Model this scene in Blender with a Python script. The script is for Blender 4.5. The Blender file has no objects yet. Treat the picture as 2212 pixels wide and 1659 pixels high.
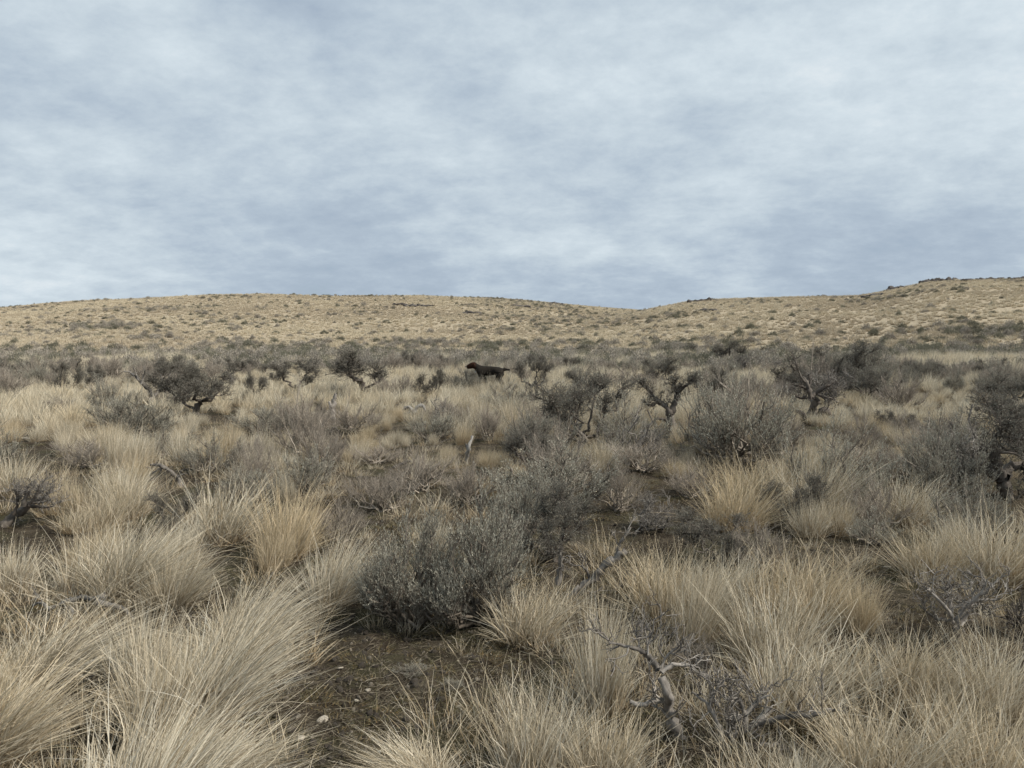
import bpy, math, time
import numpy as np

T0 = time.time()
S = bpy.context.scene
C = S.collection

# ------------------------------------------------------------------ camera, sky, sun, exposure
F = 1722.0                       # focal length in units of a 2212 px wide picture
CX, CY, HZ = 1106.0, 829.5, 756.0
EYE = 1.65
PITCH = math.atan((CY - HZ) / F)

cam_data = bpy.data.cameras.new('camera')
cam_data.sensor_width = 36.0
cam_data.lens = 36.0 * F / 2212.0
cam_data.clip_start = 0.05
cam_data.clip_end = 3000.0
cam = bpy.data.objects.new('camera', cam_data)
C.objects.link(cam)
cam.location = (0, 0, EYE)
cam.rotation_euler = (math.pi / 2 - PITCH, 0, 0)
S.camera = cam

SUN_ELEV, SUN_AZ = math.radians(44), math.radians(108)      # azimuth clockwise from +Y (view direction)
w = bpy.data.worlds.new('World')
S.world = w
w.use_nodes = True
nt = w.node_tree
for n in list(nt.nodes):
    nt.nodes.remove(n)


def N(tree, kind, **kw):
    n = tree.nodes.new(kind)
    for k, v in kw.items():
        if k.startswith('i_'):
            key = k[2:]
            n.inputs[int(key) if key.isdigit() else key].default_value = v
        else:
            setattr(n, k, v)
    return n


def math_node(tree, op, a, b=None, clamp=False):
    n = tree.nodes.new('ShaderNodeMath')
    n.operation = op
    n.use_clamp = clamp
    for i, v in enumerate((a, b)):
        if v is None:
            continue
        if hasattr(v, 'links'):
            tree.links.new(v, n.inputs[i])
        else:
            n.inputs[i].default_value = v
    return n.outputs[0]


def ramp(tree, fac, stops, interp='LINEAR'):
    n = tree.nodes.new('ShaderNodeValToRGB')
    n.color_ramp.interpolation = interp
    el = n.color_ramp.elements
    while len(el) < len(stops):
        el.new(0.5)
    for e, (p, c) in zip(el, stops):
        e.position = p
        e.color = (c[0], c[1], c[2], 1) if hasattr(c, '__len__') else (c, c, c, 1)
    if fac is not None:
        tree.links.new(fac, n.inputs[0])
    return n.outputs[0]


L = nt.links.new
tc = N(nt, 'ShaderNodeTexCoord')
sep = N(nt, 'ShaderNodeSeparateXYZ')
L(tc.outputs['Generated'], sep.inputs[0])
zz = math_node(nt, 'ADD', math_node(nt, 'MAXIMUM', sep.outputs[2], 0.0), 0.30)
u = math_node(nt, 'DIVIDE', sep.outputs[0], zz)
v = math_node(nt, 'DIVIDE', sep.outputs[1], zz)
cmb = N(nt, 'ShaderNodeCombineXYZ')
L(u, cmb.inputs[0]); L(v, cmb.inputs[1])


def cloud_noise(scale, detail, rough, loc, stretch, rot, dist=0.0):
    mp = N(nt, 'ShaderNodeMapping')
    mp.inputs['Location'].default_value = loc
    mp.inputs['Rotation'].default_value = (0, 0, rot)
    mp.inputs['Scale'].default_value = stretch
    L(cmb.outputs[0], mp.inputs[0])
    n = N(nt, 'ShaderNodeTexNoise', i_Scale=scale, i_Detail=detail, i_Roughness=rough, i_Distortion=dist)
    L(mp.outputs[0], n.inputs['Vector'])
    return n.outputs[0]


big = cloud_noise(0.8, 3, 0.5, (61.4, 1.2, 1), (1.0, 0.9, 1), 0.3)
mid = cloud_noise(2.5, 10, 0.64, (62.3, 0.8, 4), (1.0, 1.0, 1), 0.35, 0.1)
fine = cloud_noise(8.0, 9, 0.66, (5.3, 0.2, 8), (1.0, 1.15, 1), 0.2, 0.1)
dens = math_node(nt, 'ADD', math_node(nt, 'MULTIPLY', big, 0.48),
                 math_node(nt, 'ADD', math_node(nt, 'MULTIPLY', mid, 0.34), math_node(nt, 'MULTIPLY', fine, 0.19)))
cloud_col = ramp(nt, dens, [(0.40, (0.355, 0.432, 0.53)), (0.48, (0.438, 0.522, 0.612)), (0.545, (0.545, 0.63, 0.70)),
                            (0.60, (0.635, 0.72, 0.78)), (0.68, (0.80, 0.85, 0.88))])
sky = N(nt, 'ShaderNodeTexSky', sky_type='NISHITA', sun_disc=False)
sky.sun_elevation = SUN_ELEV
sky.sun_rotation = SUN_AZ
bg_sky = N(nt, 'ShaderNodeBackground', i_Strength=0.045)
L(sky.outputs[0], bg_sky.inputs[0])
bg_cloud = N(nt, 'ShaderNodeBackground', i_Strength=0.33)
L(cloud_col, bg_cloud.inputs[0])
cover = ramp(nt, dens, [(0.34, 0.80), (0.44, 1.0)])
mixs = N(nt, 'ShaderNodeMixShader')
L(cover, mixs.inputs[0]); L(bg_sky.outputs[0], mixs.inputs[1]); L(bg_cloud.outputs[0], mixs.inputs[2])
wo = N(nt, 'ShaderNodeOutputWorld')
L(mixs.outputs[0], wo.inputs[0])
w.cycles.sampling_method = 'MANUAL'
w.cycles.sample_map_resolution = 512

sun_data = bpy.data.lights.new('sun', 'SUN')
sun_data.energy = 1.5
sun_data.angle = math.radians(10)
sun_data.color = (1.0, 0.94, 0.84)
sun = bpy.data.objects.new('sun', sun_data)
C.objects.link(sun)
sun.location = (0, 0, 60)
sun.rotation_euler = (math.pi / 2 - SUN_ELEV, 0, math.pi - SUN_AZ)

S.view_settings.view_transform = 'Standard'
S.view_settings.look = 'None'
S.view_settings.exposure = 1.65
S.view_settings.gamma = 1.0
S.view_settings.use_curve_mapping = False
S.render.engine = 'CYCLES'
S.cycles.max_bounces = 5
S.cycles.diffuse_bounces = 1
S.cycles.glossy_bounces = 1
S.cycles.transmission_bounces = 2
S.cycles.use_denoising = True
S.cycles.denoising_prefilter = 'ACCURATE'

# ------------------------------------------------------------------ terrain
SKY_L = [(-900, 720), (-300, 690), (0, 665), (60, 660), (100, 655), (220, 642), (400, 633), (580, 629), (760, 632), (900, 636),
         (1050, 641), (1200, 653), (1300, 662), (1370, 668), (1450, 678), (1600, 700), (1800, 725), (2000, 742), (3000, 750)]
SKY_R = [(0, 752), (500, 750), (850, 744), (1000, 725), (1100, 712), (1200, 700), (1300, 686), (1385, 670), (1420, 662), (1480, 651),
         (1540, 646), (1700, 641), (1850, 638), (1900, 629), (1945, 620), (2000, 608), (2080, 603), (2212, 600), (2600, 602), (3200, 640)]


def vnoise(x, y, seed=0):
    x = np.asarray(x, float); y = np.asarray(y, float)
    xi = np.floor(x).astype(np.int64); yi = np.floor(y).astype(np.int64)
    fx = x - xi; fy = y - yi
    fx = fx * fx * (3 - 2 * fx); fy = fy * fy * (3 - 2 * fy)

    def h(a, b):
        n = (a * 374761393 + b * 668265263 + seed * 1442695041) & 0x7fffffff
        n = ((n ^ (n >> 13)) * 1274126177) & 0x7fffffff
        return ((n ^ (n >> 16)) & 0xffff) / 65535.0
    return ((h(xi, yi) * (1 - fx) + h(xi + 1, yi) * fx) * (1 - fy) + (h(xi, yi + 1) * (1 - fx) + h(xi + 1, yi + 1) * fx) * fy)


def sstep(a, b, x):
    t = np.clip((x - a) / (b - a), 0, 1)
    return t * t * (3 - 2 * t)


R_L, R_R, R_0 = 235.0, 165.0, 48.0


def hill(r, th, table, R, r0):
    px = CX + F * np.tan(np.clip(th, -1.2, 1.2))
    t = np.array(table, float)
    e1 = (HZ - np.interp(px, t[:, 0], t[:, 1])) / F * np.cos(np.clip(th, -1.2, 1.2))
    e1 = e1 * sstep(1.35, 0.85, np.abs(th)) if np.ndim(th) else e1
    e0 = -0.0165
    q = np.clip((r - r0) / (R - r0), 0, 1)
    e = e0 + (e1 - e0) * np.sin(q * math.pi / 2) ** 0.9
    e = np.where(r > R, e1 - (r - R) * 0.00035, e)
    return EYE + r * e


def height(x, y):
    x = np.asarray(x, float); y = np.asarray(y, float)
    r = np.hypot(x, y) + 1e-6
    th = np.arctan2(x, y)
    plain = 0.0250 * np.clip(y, -40, 400)
    hl = hill(r, th, SKY_L, R_L, R_0)
    hr = hill(r, th, SKY_R, R_R, R_0)
    k = 0.5
    d = np.clip((hl - hr) / k, -30, 30)
    hh = hr + k * np.log1p(np.exp(d))
    s = sstep(40, 56, r) * sstep(1.5, 1.1, np.abs(th))
    z = plain * (1 - s) + np.maximum(hh - 0.30 * s, -2) * s
    z = z + (vnoise(x * 0.9, y * 0.9, 1) - 0.5) * 0.10 * sstep(400, 60, r) + (vnoise(x * 0.25, y * 0.25, 2) - 0.5) * 0.14 * sstep(3, 9, r) * sstep(90, 40, r)
    z = z + ((vnoise(x * 5.0, y * 5.0, 7) - 0.5) * 0.05 + (vnoise(x * 13.0, y * 13.0, 8) - 0.5) * 0.028) * sstep(14, 7, r)
    z = z + (vnoise(x * 0.045, y * 0.045, 5) - 0.5) * 0.8 * sstep(60, 110, r)
    return z


def ray(px, py):
    d = np.array([(px - CX) / F, 1.0, 0.0])
    upv = (CY - py) / F
    return np.array([d[0], math.cos(PITCH) + upv * math.sin(PITCH), -math.sin(PITCH) + upv * math.cos(PITCH)])


TS = np.concatenate([np.linspace(1.5, 60, 3000), np.linspace(60, 330, 3000)])


def at(px, py):
    """ground point seen at a place in the photograph"""
    d = ray(px, py)
    P = TS[:, None] * d[None, :]
    z = height(P[:, 0], P[:, 1])
    below = np.nonzero(EYE + P[:, 2] <= z)[0]
    i = below[0] if len(below) else len(TS) - 1
    return np.array([P[i, 0], P[i, 1], z[i]])


def project(p):
    x, y, z = p[0], p[1], p[2] - EYE
    c, s = math.cos(PITCH), math.sin(PITCH)
    dep = y * c - z * s
    upp = y * s + z * c
    return CX + F * x / dep, CY - F * upp / dep, dep


# ------------------------------------------------------------------ mesh helpers
def mesh_np(name, verts, quads, attrs=None, tris=None, smooth=False):
    me = bpy.data.meshes.new(name)
    verts = np.asarray(verts, np.float32).reshape(-1, 3)
    me.vertices.add(len(verts))
    me.vertices.foreach_set('co', verts.ravel())
    q = np.asarray(quads, np.int32).reshape(-1, 4) if quads is not None else np.zeros((0, 4), np.int32)
    t = np.asarray(tris, np.int32).reshape(-1, 3) if tris is not None else np.zeros((0, 3), np.int32)
    idx = np.concatenate([q.ravel(), t.ravel()])
    starts = np.concatenate([np.arange(len(q)) * 4, len(q) * 4 + np.arange(len(t)) * 3]).astype(np.int32)
    me.loops.add(len(idx))
    me.loops.foreach_set('vertex_index', idx)
    me.polygons.add(len(starts))
    me.polygons.foreach_set('loop_start', starts)
    if smooth:
        me.polygons.foreach_set('use_smooth', np.ones(len(starts), bool))
    me.update(calc_edges=True)
    for k, a in (attrs or {}).items():
        at_ = me.attributes.new(k, 'FLOAT', 'POINT')
        at_.data.foreach_set('value', np.asarray(a, np.float32))
    return me


def obj(name, me, mat, parent=None, loc=(0, 0, 0), link=True):
    o = bpy.data.objects.new(name, me)
    if mat is not None and not me.materials:
        me.materials.append(mat)
    if link:
        C.objects.link(o)
    o.location = loc
    if parent is not None:
        o.parent = parent
    return o


def norm(v):
    return v / np.maximum(np.linalg.norm(v, axis=-1, keepdims=True), 1e-9)


class Wood:
    """collects branches (M polylines of n points with radii) and turns them into tubes"""
    def __init__(self):
        self.items = []

    def add(self, P, R, sides=3):
        P = np.asarray(P, float); R = np.asarray(R, float)
        if P.ndim == 2:
            P = P[None]; R = R[None]
        self.items.append((P, R, sides))

    def mesh(self, name):
        V, Q, W, off = [], [], [], 0
        rng = np.random.default_rng(5)
        for P, R, k in self.items:
            M, n, _ = P.shape
            T = norm(np.gradient(P, axis=1))
            mean = np.abs(norm(P[:, -1] - P[:, 0]))
            ref = np.eye(3)[np.argmin(mean, axis=1)][:, None, :]
            a = norm(np.cross(T, ref))
            b = np.cross(T, a)
            ang = np.arange(k) * 2 * math.pi / k
            rr = R[..., None] * (1 + (0.22 * rng.standard_normal((M, n, k)) if k > 4 else 0))
            ring = P[:, :, None, :] + rr[..., None] * (a[:, :, None, :] * np.cos(ang)[None, None, :, None] + b[:, :, None, :] * np.sin(ang)[None, None, :, None])
            V.append(ring.reshape(-1, 3))
            base = off + (np.arange(M)[:, None, None] * n + np.arange(n - 1)[None, :, None]) * k
            j = np.arange(k)[None, None, :]
            j2 = (j + 1) % k
            Q.append(np.stack([base + j, base + j2, base + k + j2, base + k + j], -1).reshape(-1, 4))
            W.append(np.repeat(np.repeat(rng.random((M, 1)), n, 1).ravel(), k))
            off += M * n * k
        return mesh_np(name, np.concatenate(V), np.concatenate(Q), {'shade': np.concatenate(W)}, smooth=True)


def curve_polys(A, B, n, amp, rng, Cc=None):
    A = np.atleast_2d(A).astype(float); B = np.atleast_2d(B).astype(float)
    M = len(A)
    ln = np.linalg.norm(B - A, axis=1)[:, None]
    if Cc is None:
        Cc = (A + B) / 2 + rng.standard_normal((M, 3)) * ln * amp
    t = np.linspace(0, 1, n)[None, :, None]
    P = (1 - t) ** 2 * A[:, None] + 2 * t * (1 - t) * Cc[:, None] + t * t * B[:, None]
    ns = rng.standard_normal((M, n, 3)) * (ln * amp * 0.35)[:, None]
    ns[:, 0] = 0
    return P + ns


def along(P, t):
    """points and tangents at parameters t (M,s) on polylines P (M,n,3)"""
    M, n, _ = P.shape
    f = np.clip(t, 0, 0.9999) * (n - 1)
    i = f.astype(int); f = (f - i)[..., None]
    m = np.arange(M)[:, None]
    return P[m, i] * (1 - f) + P[m, i + 1] * f, norm(P[m, i + 1] - P[m, i])


def taper(M, n, r0, r1):
    r0 = np.broadcast_to(np.asarray(r0, float), (M,))[:, None]
    r1 = np.broadcast_to(np.asarray(r1, float), (M,))[:, None]
    t = np.linspace(0, 1, n)[None]
    return r0 * (1 - t) + r1 * t


def leaves_on(P, per, ln, wd, rng, t0=0.15):
    M = len(P)
    t = t0 + (1 - t0) * rng.random((M, per))
    p, tan = along(P, t)
    p = p.reshape(-1, 3); tan = tan.reshape(-1, 3)
    d = norm(tan * 1.2 + rng.standard_normal(p.shape) * 0.40 + np.array([0, 0, 0.25]))
    s = norm(np.cross(d, rng.standard_normal(p.shape)))
    l = ln * (0.6 + 0.8 * rng.random((len(p), 1)))
    wv = wd * (0.7 + 0.6 * rng.random((len(p), 1)))
    V = np.stack([p, p + d * l * 0.6 + s * wv, p + d * l, p + d * l * 0.6 - s * wv], 1)
    sh = np.repeat(rng.random(len(p)) * 0.35 + np.repeat(rng.random(M), per) * 0.65, 4)
    return V.reshape(-1, 3), sh


def leaf_mesh(name, chunks):
    V = np.concatenate([c[0] for c in chunks]); s = np.concatenate([c[1] for c in chunks])
    return mesh_np(name, V, np.arange(len(V)).reshape(-1, 4), {'shade': s})


# ------------------------------------------------------------------ materials
def mat_new(name):
    m = bpy.data.materials.new(name)
    m.use_nodes = True
    t = m.node_tree
    for n in list(t.nodes):
        t.nodes.remove(n)
    out = N(t, 'ShaderNodeOutputMaterial')
    return m, t, out


def attr(t, name):
    return N(t, 'ShaderNodeAttribute', attribute_name=name).outputs['Fac']


def mixc(t, fac, a, b, mode='MIX'):
    n = t.nodes.new('ShaderNodeMix')
    n.data_type = 'RGBA'
    n.blend_type = mode
    for i, vv in ((0, fac), (6, a), (7, b)):
        if hasattr(vv, 'links'):
            t.links.new(vv, n.inputs[i])
        elif i == 0:
            n.inputs[0].default_value = vv
        else:
            n.inputs[i].default_value = (vv[0], vv[1], vv[2], 1)
    return n.outputs[2]


def leafy(t, out, col, trans):
    d = N(t, 'ShaderNodeBsdfDiffuse', i_Roughness=0.5)
    tr = N(t, 'ShaderNodeBsdfTranslucent')
    mx = N(t, 'ShaderNodeMixShader', i_0=trans)
    t.links.new(col, d.inputs[0]); t.links.new(col, tr.inputs[0])
    t.links.new(d.outputs[0], mx.inputs[1]); t.links.new(tr.outputs[0], mx.inputs[2])
    t.links.new(mx.outputs[0], out.inputs[0])


def grass_material(name, stops, golden, amount, patchy=False):
    m, t, out = mat_new(name)
    col = ramp(t, attr(t, 'shade'), stops)
    rnd = N(t, 'ShaderNodeObjectInfo').outputs['Random']
    g = ramp(t, rnd, [(0.35, 0.0), (1.0, amount)])
    col = mixc(t, g, col, golden)
    if patchy:
        pn = N(t, 'ShaderNodeTexNoise', i_Scale=0.045, i_Detail=4, i_Roughness=0.6)
        t.links.new(N(t, 'ShaderNodeObjectInfo').outputs['Location'], pn.inputs['Vector'])
        col = mixc(t, ramp(t, pn.outputs[0], [(0.42, 0.0), (0.62, 0.55)]), col, (0.42, 0.35, 0.265))
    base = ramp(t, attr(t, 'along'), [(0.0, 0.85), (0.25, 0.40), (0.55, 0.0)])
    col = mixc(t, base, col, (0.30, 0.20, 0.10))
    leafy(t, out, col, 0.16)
    return m


STRAW = [(0.0, (0.24, 0.19, 0.125)), (0.25, (0.46, 0.39, 0.275)), (0.55, (0.67, 0.59, 0.45)), (0.85, (0.85, 0.78, 0.635)), (1.0, (0.58, 0.56, 0.495))]
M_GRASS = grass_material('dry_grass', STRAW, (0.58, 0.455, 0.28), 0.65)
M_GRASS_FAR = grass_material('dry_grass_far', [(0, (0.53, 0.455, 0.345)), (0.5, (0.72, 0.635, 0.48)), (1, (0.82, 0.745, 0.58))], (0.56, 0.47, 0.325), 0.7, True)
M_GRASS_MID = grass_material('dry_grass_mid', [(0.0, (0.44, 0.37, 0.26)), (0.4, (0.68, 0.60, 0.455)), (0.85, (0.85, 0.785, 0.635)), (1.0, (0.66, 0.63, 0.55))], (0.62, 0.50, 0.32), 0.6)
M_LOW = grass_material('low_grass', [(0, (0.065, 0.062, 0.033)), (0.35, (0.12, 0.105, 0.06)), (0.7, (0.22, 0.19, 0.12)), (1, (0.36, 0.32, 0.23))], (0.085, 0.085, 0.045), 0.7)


def sage_material(name, a, b, c, trans=0.18):
    m, t, out = mat_new(name)
    col = ramp(t, attr(t, 'shade'), [(0, a), (0.5, b), (1, c)])
    rnd = N(t, 'ShaderNodeObjectInfo').outputs['Random']
    hs = N(t, 'ShaderNodeHueSaturation')
    t.links.new(col, hs.inputs['Color'])
    t.links.new(ramp(t, rnd, [(0, 0.8), (1, 1.15)]), hs.inputs['Value'])
    leafy(t, out, hs.outputs[0], trans)
    return m


M_SAGE = sage_material('sage_leaf', (0.30, 0.286, 0.23), (0.47, 0.45, 0.365), (0.64, 0.615, 0.52), 0.12)
M_TWIGGY = sage_material('grey_twig_leaf', (0.27, 0.238, 0.195), (0.40, 0.358, 0.30), (0.54, 0.49, 0.415), 0.12)
M_DARKLEAF = sage_material('dark_sage_leaf', (0.16, 0.149, 0.12), (0.25, 0.234, 0.193), (0.37, 0.348, 0.29), 0.12)
M_FARSHRUB = sage_material('far_sage_leaf', (0.15, 0.145, 0.105), (0.23, 0.22, 0.165), (0.32, 0.31, 0.24), 0.25)


def wood_material(name, a, b, c, scale=26):
    m, t, out = mat_new(name)
    tcn = N(t, 'ShaderNodeTexCoord')
    mp = N(t, 'ShaderNodeMapping')
    mp.inputs['Scale'].default_value = (1, 1, 0.3)
    t.links.new(tcn.outputs['Object'], mp.inputs[0])
    nz = N(t, 'ShaderNodeTexNoise', i_Scale=scale, i_Detail=6, i_Roughness=0.7)
    t.links.new(mp.outputs[0], nz.inputs['Vector'])
    mix = math_node(t, 'ADD', math_node(t, 'MULTIPLY', nz.outputs[0], 0.75), math_node(t, 'MULTIPLY', attr(t, 'shade'), 0.25))
    col = ramp(t, mix, [(0.30, a), (0.5, b), (0.68, c)])
    bs = N(t, 'ShaderNodeBsdfPrincipled', i_Roughness=0.85)
    t.links.new(col, bs.inputs['Base Color'])
    bp = N(t, 'ShaderNodeBump', i_Strength=0.5, i_Distance=0.01)
    t.links.new(nz.outputs[0], bp.inputs['Height'])
    t.links.new(bp.outputs[0], bs.inputs['Normal'])
    t.links.new(bs.outputs[0], out.inputs[0])
    return m


M_BARK = wood_material('sage_bark', (0.09, 0.072, 0.055), (0.17, 0.143, 0.113), (0.27, 0.235, 0.19))
M_DARKBARK = wood_material('dark_bark', (0.045, 0.035, 0.027), (0.09, 0.073, 0.059), (0.165, 0.142, 0.118))
M_TWIG = wood_material('grey_twig', (0.20, 0.165, 0.13), (0.30, 0.255, 0.205), (0.42, 0.365, 0.30))
M_DEAD = wood_material('dead_wood', (0.085, 0.073, 0.062), (0.18, 0.16, 0.138), (0.34, 0.31, 0.275), 34)
M_PALEDEAD = wood_material('bleached_wood', (0.11, 0.10, 0.088), (0.20, 0.185, 0.165), (0.31, 0.295, 0.27), 30)


def ground_material():
    m, t, out = mat_new('steppe_ground')
    geo = N(t, 'ShaderNodeNewGeometry')

    def nz(scale, detail=6, rough=0.6):
        n = N(t, 'ShaderNodeTexNoise', i_Scale=scale, i_Detail=detail, i_Roughness=rough)
        t.links.new(geo.outputs['Position'], n.inputs['Vector'])
        return n.outputs[0]
    soil = ramp(t, nz(5.0, 8, 0.7), [(0.32, (0.022, 0.017, 0.012)), (0.5, (0.050, 0.039, 0.027)), (0.68, (0.10, 0.082, 0.058))])
    soil = mixc(t, ramp(t, nz(2.1, 5), [(0.50, 0), (0.62, 0.7)]), soil, (0.055, 0.052, 0.028))      # moss
    soil = mixc(t, ramp(t, nz(60, 4, 0.7), [(0.60, 0), (0.66, 0.8)]), soil, (0.24, 0.20, 0.14))       # chaff
    soil = mixc(t, ramp(t, nz(1.3, 4), [(0.56, 0), (0.70, 0.6)]), soil, (0.13, 0.105, 0.07))           # trodden litter
    far = ramp(t, nz(3.5, 5, 0.7), [(0.3, (0.24, 0.195, 0.135)), (0.5, (0.36, 0.30, 0.215)), (0.7, (0.46, 0.39, 0.285))])
    hillw = attr(t, 'hill')
    col = mixc(t, hillw, soil, far)
    bs = N(t, 'ShaderNodeBsdfPrincipled', i_Roughness=0.95)
    bs.inputs['Specular IOR Level'].default_value = 0.1
    t.links.new(col, bs.inputs['Base Color'])
    bp = N(t, 'ShaderNodeBump', i_Strength=0.9, i_Distance=0.04)
    t.links.new(nz(22, 6, 0.7), bp.inputs['Height'])
    t.links.new(bp.outputs[0], bs.inputs['Normal'])
    t.links.new(bs.outputs[0], out.inputs[0])
    return m


M_GROUND = ground_material()


def rock_material(name, a, b, c):
    m, t, out = mat_new(name)
    tcn = N(t, 'ShaderNodeTexCoord')
    nz = N(t, 'ShaderNodeTexNoise', i_Scale=9, i_Detail=7, i_Roughness=0.65)
    t.links.new(tcn.outputs['Object'], nz.inputs['Vector'])
    col = ramp(t, nz.outputs[0], [(0.32, a), (0.52, b), (0.70, c)])
    bs = N(t, 'ShaderNodeBsdfPrincipled', i_Roughness=0.9)
    t.links.new(col, bs.inputs['Base Color'])
    bp = N(t, 'ShaderNodeBump', i_Strength=0.6, i_Distance=0.05)
    t.links.new(nz.outputs[0], bp.inputs['Height']); t.links.new(bp.outputs[0], bs.inputs['Normal'])
    t.links.new(bs.outputs[0], out.inputs[0])
    return m


M_BASALT = rock_material('basalt', (0.03, 0.026, 0.024), (0.065, 0.055, 0.05), (0.14, 0.125, 0.11))
M_PALESTONE = rock_material('pale_stone', (0.35, 0.30, 0.23), (0.52, 0.46, 0.37), (0.62, 0.57, 0.48))

M_PEBBLE = rock_material('pebble', (0.10, 0.08, 0.06), (0.20, 0.17, 0.13), (0.36, 0.32, 0.26))

# ------------------------------------------------------------------ ground and hills
AZ = math.radians(88)
NTH = 441
ths = np.linspace(-AZ, AZ, NTH)
rs = np.concatenate([[0.02], np.geomspace(0.5, 1.6, 8), np.geomspace(1.8, 14, 150), np.geomspace(14.3, 90, 130), np.linspace(91, 330, 150), np.geomspace(340, 1500, 20)])
NR = len(rs)
RR, TT = np.meshgrid(rs, ths, indexing='ij')
GX, GY = RR * np.sin(TT), RR * np.cos(TT)
GZ = height(GX, GY)
grid_idx = np.arange(NR * NTH).reshape(NR, NTH)
quads = np.stack([grid_idx[:-1, :-1], grid_idx[:-1, 1:], grid_idx[1:, 1:], grid_idx[1:, :-1]], -1)[:, :, ::-1]
hillw = sstep(34, 60, RR).ravel()
pxg = CX + F * np.tan(np.clip(TT, -1.2, 1.2))
tL, tR = np.array(SKY_L, float), np.array(SKY_R, float)
hl_, hr_ = hill(RR, TT, SKY_L, R_L, R_0), hill(RR, TT, SKY_R, R_R, R_0)
rmid = (RR[:-1, :-1] + RR[1:, 1:]) / 2
far_face = rmid > 54
left_face = ((hl_ > hr_)[:-1, :-1]) & far_face


def sub_sheet(name, mask, label, **kw):
    q = quads[mask].reshape(-1, 4)
    used, inv = np.unique(q, return_inverse=True)
    V = np.stack([GX.ravel(), GY.ravel(), GZ.ravel()], -1)[used]
    me = mesh_np(name, V, inv.reshape(-1, 4), {'hill': hillw[used]}, smooth=True)
    o = obj(name, me, M_GROUND)
    o['kind'] = 'structure'
    o['label'] = label
    return o


sub_sheet('ground', ~far_face, 'brown steppe soil with moss and chaff under the bunchgrass and sagebrush')
sub_sheet('hill', left_face, 'long low straw coloured hill on the left rising behind the plain')
sub_sheet('hill', far_face & ~left_face, 'nearer straw coloured hill on the right with dark rocks on its crest')
# ground behind the camera, so that the place goes on
bx, by = np.meshgrid(np.linspace(-1500, 1500, 61), np.linspace(-1500, 0, 31))
bz = 0.0250 * np.clip(by, -40, 0) - 0.03
bi = np.arange(bx.size).reshape(bx.shape)
bq = np.stack([bi[:-1, :-1], bi[:-1, 1:], bi[1:, 1:], bi[1:, :-1]], -1).reshape(-1, 4)
bo = obj('ground', mesh_np('ground_behind', np.stack([bx.ravel(), by.ravel(), bz.ravel()], -1), bq, {'hill': np.full(bx.size, 0.6)}), M_GROUND)
bo['kind'] = 'structure'; bo['label'] = 'dry steppe ground running on behind the viewpoint'

# ------------------------------------------------------------------ plant prototypes
PROTO_OBJ = {}


def blades(n, rad, h, hvar, splay, lean, bend, width, rng, seg=5, heads=0.0, mess=0.19):
    """a tussock: n bent tapering blades; lean is a 2-vector the wind pushes towards"""
    a = rng.random(n) * 2 * math.pi
    rr = rad * np.sqrt(rng.random(n))
    p0 = np.stack([rr * np.cos(a), rr * np.sin(a), np.zeros(n) - 0.01], -1)
    hh = h * (1 - hvar + hvar * 1.3 * rng.random(n)) * (1 - 0.35 * (rr / rad) ** 2)
    out = np.stack([np.cos(a), np.sin(a), np.zeros(n)], -1) * (rr / rad)[:, None]
    ln = np.array([lean[0], lean[1], 0.0])
    d0 = norm(out * splay * (0.5 + rng.random((n, 1))) + np.array([0, 0, 1.0]) + ln * 0.55 + rng.standard_normal((n, 3)) * np.array([mess, mess, 0.0]))
    bd = (norm(out + rng.standard_normal((n, 3)) * 0.8 + ln * 2.0) * np.array([1, 1, 0.0])) * (bend * (0.3 + rng.random((n, 1)) * 1.1))
    drop = np.zeros((n, 3)); drop[:, 2] = -bend * 0.55 * (rng.random(n) ** 2)
    t = np.linspace(0, 1, seg)[None, :, None]
    L_ = hh[:, None, None]
    P = p0[:, None] + L_ * (d0[:, None] * t + (bd + drop)[:, None] * t ** 2.2)
    P += rng.standard_normal((n, 1, 3)) * 0.035 * L_ * np.sin(t * 5 + rng.random((n, 1, 1)) * 6) * t
    tan = norm(np.gradient(P, axis=1))
    side = norm(np.cross(tan, norm(rng.standard_normal((n, 1, 3)) * np.array([1, 1, 0.25]))))
    wv = (width * (0.6 + 0.8 * rng.random((n, 1, 1)))) * (1 - 0.88 * t ** 1.3)
    V = np.stack([P - side * wv, P + side * wv], 2).reshape(-1, 3)
    base = (np.arange(n)[:, None] * seg + np.arange(seg - 1)[None]) * 2
    Q = np.stack([base, base + 1, base + 3, base + 2], -1).reshape(-1, 4)
    sh = np.repeat(np.clip(rng.beta(1.3, 1.3, n), 0, 1), seg * 2)
    al = np.tile(np.repeat(np.linspace(0, 1, seg), 2), n)
    if heads > 0:                                                    # thin bristly seed heads on some stems
        k = max(1, int(n * heads))
        ids = rng.choice(n, k, replace=False)
        m = 5
        tt = 0.72 + 0.28 * rng.random((k, m))
        pp, tg = along(P[ids], tt)
        pp = pp.reshape(-1, 3); tg = tg.reshape(-1, 3)
        d = norm(tg + rng.standard_normal(pp.shape) * 0.35)
        s = norm(np.cross(d, rng.standard_normal(pp.shape)))
        l = 0.018 + 0.02 * rng.random((len(pp), 1))
        HV = np.stack([pp, pp + d * l * .5 + s * width * 0.55, pp + d * l, pp + d * l * .5 - s * width * 0.55], 1).reshape(-1, 3)
        HQ = len(V) + np.arange(len(HV)).reshape(-1, 4)
        V = np.concatenate([V, HV]); Q = np.concatenate([Q, HQ])
        sh = np.concatenate([sh, np.repeat(0.25 + 0.35 * rng.random(len(pp)), 4)])
        al = np.concatenate([al, np.ones(len(HV))])
    return V, Q, sh, al


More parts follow.
